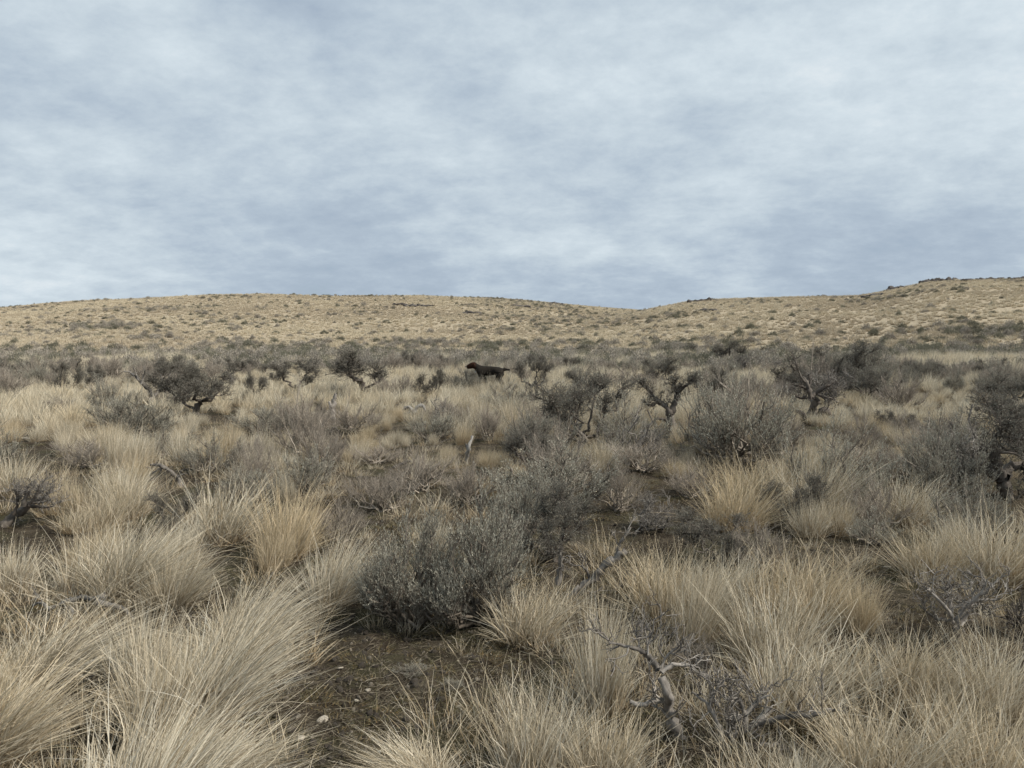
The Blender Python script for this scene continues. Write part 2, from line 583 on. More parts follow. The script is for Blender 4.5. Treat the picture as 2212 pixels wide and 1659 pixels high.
def tussock_mesh(name, layers):
    V, Q, s, a, off = [], [], [], [], 0
    for v_, q_, s_, a_ in layers:
        V.append(v_); Q.append(q_ + off); s.append(s_); a.append(a_); off += len(v_)
    return mesh_np(name, np.concatenate(V), np.concatenate(Q), {'shade': np.concatenate(s), 'along': np.concatenate(a)})


TUSS, TUSS_MID, TUSS_FAR, FILL, LOW = {'lean': [], 'up': [], 'wide': []}, [], [], [], []
rg = np.random.default_rng(11)
for i in range(6):      # normalised: height about 1, width about 1 at the top
    TUSS['lean'].append(tussock_mesh('tussock_leaning', [
        blades(760, 0.20, 0.92, 0.60, 0.26, (0.45 + 0.30 * rg.random(), -0.1 + 0.2 * rg.random()), 0.34, 0.0034, rg, 6, 0.03, 0.27),
        blades(200, 0.24, 0.50, 0.7, 0.9, (0.2, 0), 0.6, 0.0034, rg, 5),
        blades(130, 0.24, 0.80, 0.7, 0.2, (0.2, 0), 0.4, 0.0036, rg, 6, 0.1, 0.55),
        blades(110, 0.18, 1.20, 0.35, 0.22, (0.40, 0.0), 0.25, 0.0028, rg, 6, 0.5)]))
    TUSS['up'].append(tussock_mesh('tussock_upright', [
        blades(540, 0.19, 0.85, 0.65, 0.14, (0.06 + 0.14 * rg.random(), 0.0), 0.16, 0.0035, rg, 6, 0.05),
        blades(130, 0.22, 0.45, 0.7, 0.7, (0.1, 0), 0.55, 0.0035, rg, 5),
        blades(90, 0.22, 0.75, 0.7, 0.1, (0.1, 0), 0.4, 0.0036, rg, 6, 0.1, 0.5),
        blades(120, 0.20, 1.18, 0.35, 0.12, (0.06, 0.0), 0.10, 0.0028, rg, 6, 0.6)]))
    layers = []
    for k_ in range(3):                                              # a clump of three tufts grown together
        a_ = rg.random() * 6.28
        V_, Q_, s_, al_ = blades(310, 0.17, 0.85 * (0.75 + 0.4 * rg.random()), 0.65, 0.18, (0.1 + 0.25 * rg.random(), -0.1), 0.22, 0.0034, rg, 6, 0.05)
        layers.append((V_ + np.array([math.cos(a_), math.sin(a_), 0]) * 0.26, Q_, s_, al_))
    layers.append(blades(200, 0.40, 0.42, 0.6, 0.9, (0.1, 0), 0.6, 0.0034, rg, 5))
    layers.append(blades(90, 0.34, 1.15, 0.35, 0.14, (0.12, 0.0), 0.14, 0.0028, rg, 6, 0.5))
    TUSS['wide'].append(tussock_mesh('tussock_wide', layers))
for i in range(6):
    TUSS_MID.append(tussock_mesh('tussock_mid', [blades(190, 0.20, 0.90, 0.65, 0.18, (0.18 * rg.random(), 0), 0.20, 0.0075, rg, 5, 0.05),
                                                 blades(30, 0.16, 1.2, 0.3, 0.2, (0.08, 0.0), 0.12, 0.0045, rg, 5, 0.6)]))
for i in range(5):
    TUSS_FAR.append(tussock_mesh('tussock_far', [blades(70, 0.30, 0.95, 0.6, 0.6, (0.15, 0), 0.35, 0.030, rg, 3)]))
for i in range(5):
    FILL.append(tussock_mesh('grass_filler', [blades(46, 0.30, 0.9, 0.75, 0.35, (0.15, 0), 0.25, 0.0045, rg, 4, 0.25),
                                              blades(60, 0.36, 0.4, 0.7, 1.0, (0.1, 0), 0.5, 0.0045, rg, 4)]))
    LOW.append(tussock_mesh('low_grass_clump', [blades(80, 0.9, 0.9, 0.8, 0.7, (0.2, 0), 0.7, 0.025, rg, 4)]))


def dome_tips(K, rng, H, Rd, low=0.05, lobes=None):
    a = rng.random(K) * 2 * math.pi
    u_ = low + (1 - low) * rng.random(K)
    el = np.arcsin(np.clip(u_, 0, 1))
    ph = rng.random(3) * 6.28
    lob = 1 + 0.20 * np.sin(2 * a + ph[0]) + 0.14 * np.sin(3 * a + ph[1]) + 0.12 * np.sin(5 * el + ph[2])
    fr = (0.60 + 0.40 * rng.random(K) ** 0.6) * lob
    return np.stack([np.cos(a) * np.cos(el) * Rd * fr, np.sin(a) * np.cos(el) * Rd * fr, 0.12 * H + np.sin(el) * 0.80 * H * fr], -1)


def make_sage(seed, K=26, sub=8, spr=5, per=13, sprl=(0.09, 0.21), leaf=(0.023, 0.0027), Rd=0.58, low=0.05, leaf_spread=1.0):
    rng = np.random.default_rng(seed)
    W = Wood()
    H = 1.0
    tip = dome_tips(K, rng, H * 0.9, Rd, low)
    base = rng.standard_normal((K, 3)) * np.array([0.05, 0.05, 0.01])
    ctrl = tip * np.array([0.62, 0.62, 0.30]) + rng.standard_normal((K, 3)) * 0.06
    main = curve_polys(base, tip, 9, 0.12, rng, ctrl)
    W.add(main, taper(K, 9, 0.019, 0.006), 5)
    ts = 0.45 + 0.53 * rng.random((K, sub))
    p, tn = along(main, ts)
    p = p.reshape(-1, 3); tn = tn.reshape(-1, 3)
    outd = norm(p * np.array([1, 1, 0.4]))
    d = norm(tn * 0.4 + outd * 0.45 + np.array([0, 0, 0.65]) + rng.standard_normal(p.shape) * 0.5)
    sb = curve_polys(p, p + d * (0.10 + 0.16 * rng.random((len(p), 1))), 5, 0.12, rng)
    W.add(sb, taper(len(sb), 5, 0.0055, 0.0022), 3)
    ts = 0.3 + 0.7 * rng.random((len(sb), spr))
    p, tn = along(sb, ts)
    p = p.reshape(-1, 3); tn = tn.reshape(-1, 3)
    outd = norm(p * np.array([1, 1, 0.2]))
    d = norm(tn * 0.4 + outd * 0.30 + np.array([0, 0, 0.85]) + rng.standard_normal(p.shape) * 0.35)
    sp = curve_polys(p, p + d * (sprl[0] + (sprl[1] - sprl[0]) * rng.random((len(p), 1))), 3, 0.08, rng)
    W.add(sp, taper(len(sp), 3, 0.0021, 0.0012), 3)
    ch = [leaves_on(sp, per, leaf[0], leaf[1], rng, 0.1), leaves_on(sb, 5, leaf[0], leaf[1], rng, 0.3)]
    return W.mesh('sage_branches'), leaf_mesh('sage_foliage', ch)


def twig_burst(W, P0, D, ln, rng, side=3, r=0.003, n=5):
    """crooked twigs with side twigs; returns the polylines for leaves"""
    M = len(P0)
    l = ln * (0.55 + 0.9 * rng.random((M, 1)))
    A = curve_polys(P0, P0 + D * l, n, 0.16, rng)
    W.add(A, taper(M, n, r, r * 0.45), 3)
    ts = 0.25 + 0.72 * rng.random((M, side))
    p, tn = along(A, ts)
    p = p.reshape(-1, 3); tn = tn.reshape(-1, 3)
    d = norm(tn + rng.standard_normal(p.shape) * 0.65 + np.array([0, 0, 0.2]))
    B = curve_polys(p, p + d * np.repeat(l, side, 0) * (0.30 + 0.4 * rng.random((len(p), 1))), 4, 0.14, rng)
    W.add(B, taper(len(B), 4, r * 0.6, r * 0.3), 3)
    return A, B


def make_gnarled(seed, arms=4, leaf_per=6, leaf=(0.020, 0.0035), tufts=(26, 0.15), trunk_h=0.30, trunk_r=0.050, spread=0.42):
    rng = np.random.default_rng(seed)
    W = Wood()
    lean = rng.standard_normal(2) * 0.07
    top = np.array([[lean[0], lean[1], trunk_h]])
    tr = curve_polys(np.zeros((1, 3)) - [[0, 0, 0.03]], top, 9, 0.14, rng)
    W.add(tr, taper(1, 9, trunk_r * 1.25, trunk_r * 0.8), 8)
    a = rng.random() * 6.28 + np.arange(arms) * 2 * math.pi / arms + rng.standard_normal(arms) * 0.4
    st, _ = along(np.repeat(tr, arms, 0), 0.55 + 0.45 * rng.random((arms, 1)))
    st = st[:, 0]
    hz = 0.50 + 0.38 * rng.random(arms)
    rad = spread * (0.55 + 0.55 * rng.random(arms))
    end = np.stack([np.cos(a) * rad + lean[0], np.sin(a) * rad + lean[1], hz], -1)
    ctrl = st * 0.5 + end * 0.5 + np.stack([np.cos(a) * 0.14, np.sin(a) * 0.14, -0.10 * np.ones(arms)], -1) + rng.standard_normal((arms, 3)) * 0.07
    am = curve_polys(st, end, 9, 0.16, rng, ctrl)
    W.add(am, taper(arms, 9, trunk_r * 0.62, trunk_r * 0.24), 7)
    k = 5
    p, tn = along(am, 0.45 + 0.55 * rng.random((arms, k)))
    p = p.reshape(-1, 3); tn = tn.reshape(-1, 3)
    d = norm(tn * 0.5 + norm(p * [1, 1, 0]) * 0.35 + [0, 0, 0.45] + rng.standard_normal(p.shape) * 0.55)
    sb = curve_polys(p, p + d * (0.10 + 0.15 * rng.random((len(p), 1))), 6, 0.2, rng)
    W.add(sb, taper(len(sb), 6, trunk_r * 0.22, trunk_r * 0.10), 5)
    m, tl = tufts
    p, tn = along(sb, 0.35 + 0.65 * rng.random((len(sb), m)))
    p = p.reshape(-1, 3); tn = tn.reshape(-1, 3)
    d = norm(tn * 0.45 + rng.standard_normal(p.shape) * 0.55 + norm(p * [1, 1, 0]) * 0.25 + [0, 0, 0.42])
    A, B = twig_burst(W, p, d, tl, rng, 3, 0.0032, 4)
    ch = [leaves_on(B, leaf_per, leaf[0], leaf[1], rng, 0.2), leaves_on(A, leaf_per, leaf[0], leaf[1], rng, 0.5)]
    return W.mesh('gnarled_branches'), leaf_mesh('gnarled_foliage', ch)


def make_dead(seed, arms=6, tl=0.22, upright=0.6, r=0.022):
    rng = np.random.default_rng(seed)
    W = Wood()
    tip = dome_tips(arms, rng, 0.75, 0.45, 0.25)
    main = curve_polys(rng.standard_normal((arms, 3)) * [0.04, 0.04, 0.01], tip, 9, 0.17, rng, tip * [0.6, 0.6, 0.35])
    W.add(main, taper(arms, 9, r, r * 0.4), 6)
    p, tn = along(main, 0.3 + 0.7 * rng.random((arms, 6)))
    p = p.reshape(-1, 3); tn = tn.reshape(-1, 3)
    d = norm(tn * 0.7 + rng.standard_normal(p.shape) * 0.6 + [0, 0, upright])
    sb = curve_polys(p, p + d * (0.12 + 0.2 * rng.random((len(p), 1))), 6, 0.2, rng)
    W.add(sb, taper(len(sb), 6, r * 0.35, r * 0.16), 4)
    p, tn = along(sb, 0.25 + 0.75 * rng.random((len(sb), 7)))
    p = p.reshape(-1, 3); tn = tn.reshape(-1, 3)
    d = norm(tn * 0.6 + rng.standard_normal(p.shape) * 0.6 + [0, 0, 0.3])
    T = Wood()
    twig_burst(T, p, d, tl * 0.6, rng, 2, 0.0035, 5)
    return W.mesh('dead_branches'), T.mesh('dead_twigs')


PROTO = {'L': [], 'T': [], 'G': [], 'D': [], 'K': []}
for i in range(6):
    PROTO['L'].append(make_sage(100 + i, K=40 if i < 2 else 28, sub=9 if i < 2 else 8))
for i in range(6):
    PROTO['T'].append(make_sage(200 + i, K=24, sub=8, spr=5, per=6, sprl=(0.10, 0.24), leaf=(0.016, 0.0024), Rd=0.55, low=0.18))
for i in range(7):
    PROTO['G'].append(make_gnarled(300 + i, arms=3 + i % 3))
for i in range(4):      # dense dark twiggy crown on short stems
    PROTO['K'].append(make_gnarled(400 + i, arms=6, leaf_per=9, tufts=(26, 0.17), trunk_h=0.14, trunk_r=0.040, spread=0.50))
for i in range(5):
    PROTO['D'].append(make_dead(500 + i))
MATS = {'L': (M_BARK, M_SAGE), 'T': (M_TWIG, M_TWIGGY), 'G': (M_DARKBARK, M_DARKLEAF), 'K': (M_DARKBARK, M_DARKLEAF), 'D': (M_DEAD, M_DEAD)}
PARTS = {'L': ('branches', 'foliage'), 'T': ('branches', 'foliage'), 'G': ('trunk', 'foliage'), 'K': ('trunk', 'foliage'), 'D': ('branches', 'twigs')}
KIND = {'L': ('sagebrush', 'shrub'), 'T': ('twiggy_shrub', 'shrub'), 'G': ('gnarled_sagebrush', 'shrub'), 'K': ('gnarled_sagebrush', 'shrub'), 'D': ('dead_shrub', 'dead shrub')}
for kk, lst in PROTO.items():
    for (wm, lm) in lst:
        wm.materials.append(MATS[kk][0]); lm.materials.append(MATS[kk][1])


def normalise(meshes, lo_x=1.5, top=99.0):
    allv = []
    for m_ in meshes:
        c_ = np.empty(len(m_.vertices) * 3, np.float32)
        m_.vertices.foreach_get('co', c_)
        allv.append(c_.reshape(-1, 3))
    A = np.concatenate(allv)
    wx = np.mean([np.percentile(A[:, i_], 100 - lo_x) - np.percentile(A[:, i_], lo_x) for i_ in (0, 1)])
    hz_ = np.percentile(A[:, 2], top)
    for m_, c_ in zip(meshes, allv):
        c_ /= np.array([wx, wx, hz_], np.float32)
        m_.vertices.foreach_set('co', c_.ravel())
        m_.update()


for kk, lst in PROTO.items():
    for pair in lst:
        normalise(pair)
for kk, lst in TUSS.items():
    for m_ in lst:
        normalise([m_], 4, 98.7)
for m_ in TUSS_MID + TUSS_FAR:
    normalise([m_], 4, 98.7)
print('prototypes', round(time.time() - T0, 1))

THINGS = []          # (object, x, y, width, height, kind)
prng = np.random.default_rng(77)


def tag(o, label, cat, group=None):
    o['label'] = label; o['category'] = cat
    if group:
        o['group'] = group


def shrub(kind, p, w_, h_, label=None, proto=None, rot=None, group='shrubs on the sagebrush plain'):
    i = proto if proto is not None else int(prng.integers(len(PROTO[kind])))
    wm, lm = PROTO[kind][i]
    nm, cat = KIND[kind]
    o = bpy.data.objects.new(nm, None)
    o.empty_display_size = 0.2
    C.objects.link(o)
    o.location = (p[0], p[1], p[2])
    o.rotation_euler = (0, 0, prng.random() * 6.283 if rot is None else rot)
    sx = w_
    o.scale = (sx, sx, h_ / 1.0)
    tag(o, label or '', cat, group)
    a = obj(PARTS[kind][0], wm, None, o)
    b = obj(PARTS[kind][1], lm, None, o)
    a['kind'] = b['kind'] = 'stuff'
    THINGS.append((o, p[0], p[1], w_, h_, kind))
    return o


def shrub_px(kind, px, py, wpx, hpx, label, proto=None, rot=None, extra=1.0):
    p = at(px, py)
    d = project(p)[2]
    return shrub(kind, p, wpx / F * d, hpx / F * d * extra, label, proto, rot)


# ------------------------------------------------------------------ shrubs the photograph singles out
shrub_px('L', 888, 1345, 235, 235, 'big leafy grey-green sagebrush beside the bare mossy patch, its left half', 0, 0.3)
shrub_px('L', 1035, 1345, 235, 260, 'big leafy grey-green sagebrush beside the bare mossy patch, its taller right half', 1, 1.9)
shrub_px('K', 1200, 1215, 170, 160, 'dark bare-stemmed shrub behind the leaning dead log', 1)
shrub_px('T', 735, 1172, 110, 105, 'thin grey twiggy shrub at the left shoulder of the big leafy sagebrush', 0)
shrub_px('T', 827, 1105, 140, 90, 'low twiggy grey shrub above the big leafy sagebrush', 1)
shrub_px('L', 1194, 1095, 225, 130, 'broad leafy grey sagebrush behind the dark bare-stemmed shrub', 2)
shrub_px('D', 1384, 1150, 100, 85, 'bare grey dead twigs right of the dark bare-stemmed shrub', 0)
shrub_px('D', 1423, 1145, 85, 82, 'small red-brown dead bush between the grass clumps in mid-right', 1)
shrub_px('K', 1555, 1215, 140, 110, 'dark green low shrub with spiky top amid pale bunchgrass', 0)
shrub_px('L', 1883, 1177, 115, 75, 'low dark sage mound beside the small bare patch on the right', 3)
shrub_px('L', 655, 1068, 115, 95, 'dark-hearted twiggy sagebrush left of centre with upright stems', 4)
shrub_px('T', 812, 1000, 105, 45, 'small grey twiggy shrub left of the pale upright stick', 2)
shrub_px('T', 1392, 1018, 125, 75, 'rounded grey twiggy shrub below the two-armed gnarled sagebrush', 3)
shrub_px('L', 931, 953, 105, 58, 'small rounded leafy sagebrush below the pale dead stump', 5)
shrub_px('T', 1054, 952, 62, 78, 'narrow upright purple-grey shrub right of the pale upright stick', 4)
shrub_px('T', 960, 907, 85, 46, 'low brownish twiggy shrub beside the pale dead stump', 5)
shrub_px('K', 1255, 965, 185, 155, 'large fan-shaped sagebrush with several dark stems in the centre', 2, 0.6)
shrub_px('L', 1096, 890, 140, 70, 'dark-bottomed leafy sagebrush in front of the dog', 3)
shrub_px('G', 1158, 850, 66, 72, 'dark knotty sagebrush right of the dog at its tail', 0)
shrub_px('L', 996, 845, 88, 46, 'low leafy sagebrush just below the head of the dog', 0, 2.0)
shrub_px('T', 1348, 848, 130, 66, 'wide grey twiggy shrub behind the two-armed gnarled sagebrush', 0, 3.1)
shrub_px('G', 796, 858, 125, 102, 'tall gnarled sagebrush with two trunks, left of the dog', 1)
shrub_px('T', 856, 862, 90, 52, 'twiggy grey shrub leaning on the tall two-trunked sagebrush', 1, 2.3)
shrub_px('L', 288, 942, 155, 84, 'broad leafy sagebrush below the split-trunk dead snag', 1, 0.4)
shrub_px('L', 342, 990, 115, 70, 'pale leafy sagebrush just above the arched dead branch', 2, 2.9)
shrub_px('K', 388, 884, 120, 98, 'gnarled leafy sagebrush touching the split-trunk dead snag', 3)
shrub_px('G', 554, 866, 56, 62, 'small dark tufted sagebrush on a thin stem', 2)
shrub_px('G', 644, 856, 110, 78, 'spreading gnarled sagebrush right of the small dark tufted one', 3)
shrub_px('T', 655, 938, 120, 102, 'tall fan of grey twigs rising over a leafy sagebrush on the left', 2, 1.0)
shrub_px('L', 578, 941, 130, 68, 'leafy sagebrush at the foot of the fan of grey twigs', 4, 1.7)
shrub_px('T', 120, 892, 70, 38, 'low grey shrub in pale grass near the left edge', 3, 0.5)
shrub_px('T', 20, 862, 90, 62, 'grey twiggy shrub cut by the left edge below the shrub belt', 4, 0.9)
shrub_px('L', 1605, 1005, 230, 170, 'largest silvery leafy sagebrush on the right with dark stems at its foot', 5, 0.2)
shrub_px('T', 1600, 985, 190, 178, 'grey twiggy crown standing behind the largest silvery sagebrush', 5, 2.6)
shrub_px('G', 1531, 885, 66, 92, 'dark tufted sagebrush just left of the grey twiggy crown', 4)
shrub_px('K', 1806, 848, 120, 106, 'dense rounded sagebrush behind the bare gnarled tree', 0, 1.2)
shrub_px('L', 1856, 842, 120, 98, 'leafy grey sagebrush pressed against the dense rounded one by the bare tree', 4, 0.4)
shrub_px('T', 1762, 846, 90, 100, 'tall grey twigs rising directly behind the bare gnarled tree', 2, 0.4)
shrub_px('T', 1943, 886, 100, 84, 'ball-shaped grey shrub on a short stem right of the bare gnarled tree', 0, 4.1)
shrub_px('K', 1572, 790, 92, 52, 'rounded dark sagebrush standing clear at the far edge of the grass', 1, 2.2)
shrub_px('K', 1470, 770, 62, 25, 'small dark sagebrush at the far edge of the grass', 2, 0.1)
shrub_px('L', 1653, 770, 74, 22, 'flat low sagebrush right of the rounded dark one at the grass edge', 0, 5.0)
shrub_px('G', 2006, 830, 78, 46, 'spreading dark-stemmed sagebrush near the right side of the shrub belt', 5)
shrub_px('K', 2180, 880, 120, 72, 'dark flat-topped sagebrush above the heavy bent trunk at the right edge', 3, 0.7)
shrub_px('L', 2030, 1085, 165, 165, 'rounded leafy sagebrush left of the heavy bent trunk at the right edge', 1, 4.4)
shrub_px('T', 1873, 1012, 105, 46, 'low grey twiggy shrub below the bare gnarled tree', 1, 5.1)
shrub_px('K', 1914, 933, 50, 46, 'small dark clump under the ball-shaped grey shrub', 0, 3.3)
shrub_px('K', 1992, 940, 62, 44, 'small brown-grey clump left of the two bare upright twigs', 1, 0.2)
shrub_px('D', 2035, 940, 34, 50, 'first of two bare upright twigs above the rounded leafy sagebrush', 2)
shrub_px('D', 2062, 940, 40, 50, 'second of two bare upright twigs above the rounded leafy sagebrush', 3)
shrub_px('D', 1240, 790, 60, 20, 'pale bare twigs right of the dog at the far grass edge', 4)
shrub_px('T', 700, 1015, 102, 93, 'grey twiggy shrub right of the dark-hearted twiggy sagebrush', 1, 0.4)
shrub_px('T', 765, 935, 110, 80, 'low grey twiggy shrub right of the narrow pale stump', 2, 1.4)
shrub_px('T', 905, 1062, 127, 91, 'wide grey twiggy shrub below the small rounded leafy one', 3, 2.4)
shrub_px('T', 1010, 1090, 110, 88, 'grey twiggy shrub left of the broad leafy grey sagebrush', 4, 3.4)
shrub_px('L', 1130, 1180, 127, 156, 'leafy grey sagebrush left of the dark bare-stemmed shrub', 5, 4.4)
shrub_px('T', 1335, 1105, 102, 114, 'grey twiggy shrub right of the broad leafy grey sagebrush', 5, 5.4)
shrub_px('T', 1490, 1075, 102, 80, 'grey twiggy shrub left of the pale tussock before the silvery sagebrush', 0, 0.9)
shrub_px('T', 1690, 985, 110, 78, 'grey twiggy shrub below and left of the fallen arm', 1, 1.9)
shrub_px('L', 452, 1020, 110, 85, 'leafy sagebrush right of the arched dead branch', 2, 2.9)
shrub_px('T', 190, 1010, 110, 67, 'low grey twiggy shrub left of the arched dead branch', 3, 3.9)
shrub_px('L', 545, 1085, 102, 78, 'low leafy sagebrush behind the tall grey-tan tussock', 4, 4.9)
shrub_px('T', 1640, 1225, 119, 98, 'grey twiggy shrub right of the dark green spiky shrub', 5, 5.9)
shrub_px('T', 1960, 1035, 110, 78, 'grey twiggy shrub left of the rounded leafy sagebrush', 0, 1.2)
shrub_px('T', 1500, 1440, 110, 60, 'small grey twiggy shrub behind the twisted trunk of the dead shrub', 1, 2.2)
shrub_px('L', 890, 1462, 66, 30, 'tiny grey sage seedling on the bare mossy patch', 3, 0.2)
shrub_px('L', 975, 1492, 50, 26, 'tiniest grey sage seedling at the right of the bare patch', 2, 1.2)
HAND = len(THINGS)


# ------------------------------------------------------------------ one-off gnarled trees and dead wood, drawn limb by limb
def limbs(name, base_px, arms, label, cat, bark, twig_mat, twig=(8, 0.14, 2), leaf=None, seed=1, depth=0.16, part='trunk', group=None, twig_part='twigs', lift=0.0):
    """arms: list of (points in picture units, start radius, end radius, twig share); built round the base at its real distance and given depth"""
    rng = np.random.default_rng(seed)
    b = at(*base_px)
    d = project(b)[2]
    sc = d / F
    o = bpy.data.objects.new(name, None)
    C.objects.link(o)
    o.location = b
    tag(o, label, cat, group)
    W, T = Wood(), Wood()
    ch = []
    for pts, r0, r1, tw in arms:
        pts = np.array(pts, float)
        X = (pts[:, 0] - base_px[0]) * sc
        Z = (base_px[1] - pts[:, 1]) * sc + lift
        span = math.hypot(X[-1] - X[0], Z[-1] - Z[0])
        yy = np.concatenate([[0], np.cumsum(rng.standard_normal(len(pts) - 1) * depth * span)])
        P = np.stack([X, yy, Z], -1)
        n = max(8, 4 * len(pts))
        tt = np.linspace(0, len(pts) - 1, n)
        Q = np.stack([np.interp(tt, np.arange(len(pts)), P[:, k]) for k in range(3)], -1)
        Q[1:-1] = 0.25 * Q[:-2] + 0.5 * Q[1:-1] + 0.25 * Q[2:]
        Q += rng.standard_normal(Q.shape) * span * 0.008
        rr = np.linspace(r0, r1, n) * sc * (1 + 0.10 * rng.standard_normal(n))
        W.add(Q, rr, 8)
        if tw > 0:
            m = int(twig[0] * tw)
            p, tn = along(Q[None], 0.25 + 0.75 * rng.random((1, m)))
            p = p[0]; tn = tn[0]
            dd = norm(tn * 0.5 + rng.standard_normal(p.shape) * 0.6 + [0, 0, 0.35])
            A = curve_polys(p, p + dd * twig[1] * (0.5 + rng.random((m, 1))), 6, 0.18, rng)
            T.add(A, taper(m, 6, max(0.004, r1 * sc * 0.5), 0.002), 4)
            k = twig[2]
            p2, t2 = along(A, 0.25 + 0.75 * rng.random((m, k * 2)))
            p2 = p2.reshape(-1, 3); t2 = t2.reshape(-1, 3)
            d2 = norm(t2 * 0.7 + rng.standard_normal(p2.shape) * 0.6 + [0, 0, 0.25])
            A2, B2 = twig_burst(T, p2, d2, twig[1] * 0.55, rng, k, 0.0028, 5)
            if leaf:
                ch += [leaves_on(B2, leaf, 0.020, 0.0035, rng, 0.2), leaves_on(A2, leaf, 0.020, 0.0035, rng, 0.4)]
    obj(part, W.mesh(name + '_limbs'), bark, o)['kind'] = 'stuff'
    if T.items:
        obj(twig_part, T.mesh(name + '_twigs'), twig_mat, o)['kind'] = 'stuff'
    if ch:
        obj('foliage', leaf_mesh(name + '_leaves', ch), M_DARKLEAF, o)['kind'] = 'stuff'
    THINGS.append((o, b[0], b[1], 0.5, 0.7, 'C'))
    return o


limbs('gnarled_sagebrush', (1453, 937), [
    ([(1453, 945), (1452, 915), (1448, 893)], 10, 8, 0), ([(1448, 895), (1438, 878), (1420, 866), (1408, 848)], 6.5, 3, 1.2),
    ([(1408, 848), (1398, 838), (1386, 834)], 3, 2, 1.2), ([(1420, 866), (1412, 876), (1398, 874)], 2.5, 1.5, 0.8),
    ([(1449, 895), (1459, 872), (1464, 852), (1474, 838)], 7, 3, 0.8), ([(1474, 838), (1488, 828), (1496, 818)], 3, 1.6, 1.6),
    ([(1466, 850), (1458, 832), (1452, 826)], 3, 1.5, 1.3), ([(1450, 920), (1435, 905), (1415, 903), (1408, 915)], 4, 2, 0.2)],
    'two-armed gnarled sagebrush with dark tufts at the arm ends', 'shrub', M_DARKBARK, M_DARKBARK, (16, 0.13, 3), 3, 21)
limbs('gnarled_sagebrush', (1750, 913), [
    ([(1756, 920), (1748, 900), (1746, 880), (1749, 862)], 10, 8, 0), ([(1749, 862), (1746, 845), (1741, 830), (1736, 815)], 6, 3, 0.6),
    ([(1751, 862), (1765, 850), (1782, 836), (1800, 826)], 6, 2.5, 0.8), ([(1741, 858), (1728, 860), (1712, 852)], 4, 2, 0.8),
    ([(1738, 826), (1725, 812), (1716, 790), (1714, 772)], 3, 2, 0.9), ([(1744, 842), (1728, 834), (1708, 830)], 3, 1.5, 0.7),
    ([(1744, 838), (1752, 825), (1750, 808)], 2.5, 1.4, 0.5), ([(1765, 852), (1780, 858), (1800, 862)], 2.5, 1.2, 0.7),
    ([(1716, 800), (1706, 790)], 2, 1.2, 0.6),
    ([(1758, 915), (1762, 895), (1772, 885), (1785, 893)], 7, 6, 0.2), ([(1785, 893), (1798, 905), (1812, 914), (1832, 918)], 5.5, 2, 0.5),
    ([(1768, 886), (1780, 880), (1790, 884)], 3, 1.5, 0.4), ([(1742, 905), (1730, 890), (1722, 888)], 6, 4, 0)],
    'bare gnarled sagebrush tree with a fallen arm on the right side', 'shrub', M_DARKBARK, M_DARKBARK, (12, 0.18, 2), None, 22)
limbs('gnarled_sagebrush', (2180, 1080), [
    ([(2182, 1090), (2176, 1060), (2168, 1040), (2160, 1030)], 14, 12, 0), ([(2162, 1030), (2150, 1005), (2140, 985), (2138, 962)], 11, 7, 0.3),
    ([(2138, 965), (2144, 945), (2152, 925), (2155, 900)], 5, 2, 1.6), ([(2142, 985), (2128, 975), (2112, 968)], 4, 2, 1.0),
    ([(2155, 1028), (2130, 1012), (2105, 1006), (2085, 1012)], 12, 7, 0.4), ([(2165, 1030), (2190, 1012), (2215, 1008), (2250, 1020)], 11, 8, 0.8),
    ([(2215, 1010), (2226, 1028), (2222, 1050), (2210, 1078)], 7, 4, 0.4), ([(2150, 930), (2170, 912), (2195, 905)], 3.5, 1.8, 1.8),
    ([(2150, 940), (2180, 945), (2215, 950)], 4, 2, 1.8), ([(2148, 960), (2175, 975), (2210, 985)], 4, 2, 1.4), ([(2155, 905), (2140, 890), (2125, 880)], 2.5, 1.5, 1.4)],
    'large old sagebrush with heavy bent trunk cut by the right edge', 'shrub', M_DARKBARK, M_DARKBARK, (7, 0.20, 3), 5, 23)
limbs('dead_snag', (325, 880), [
    ([(330, 885), (324, 866), (318, 848), (306, 828), (292, 812)], 6, 3, 0.3), ([(292, 812), (280, 804), (268, 802)], 2.4, 1.2, 0.7),
    ([(306, 830), (310, 812), (318, 800)], 2.5, 1.2, 0.6), ([(324, 866), (338, 846), (352, 832), (358, 808)], 4, 1.8, 0.5),
    ([(300, 822), (294, 806), (292, 794)], 2, 1, 0.5), ([(340, 844), (348, 822), (344, 808)], 2, 1, 0.4)],
    'split-trunk dead snag with bare grey forks on the left', 'dead shrub', M_DEAD, M_DEAD, (7, 0.15, 2), None, 24, part='trunk')
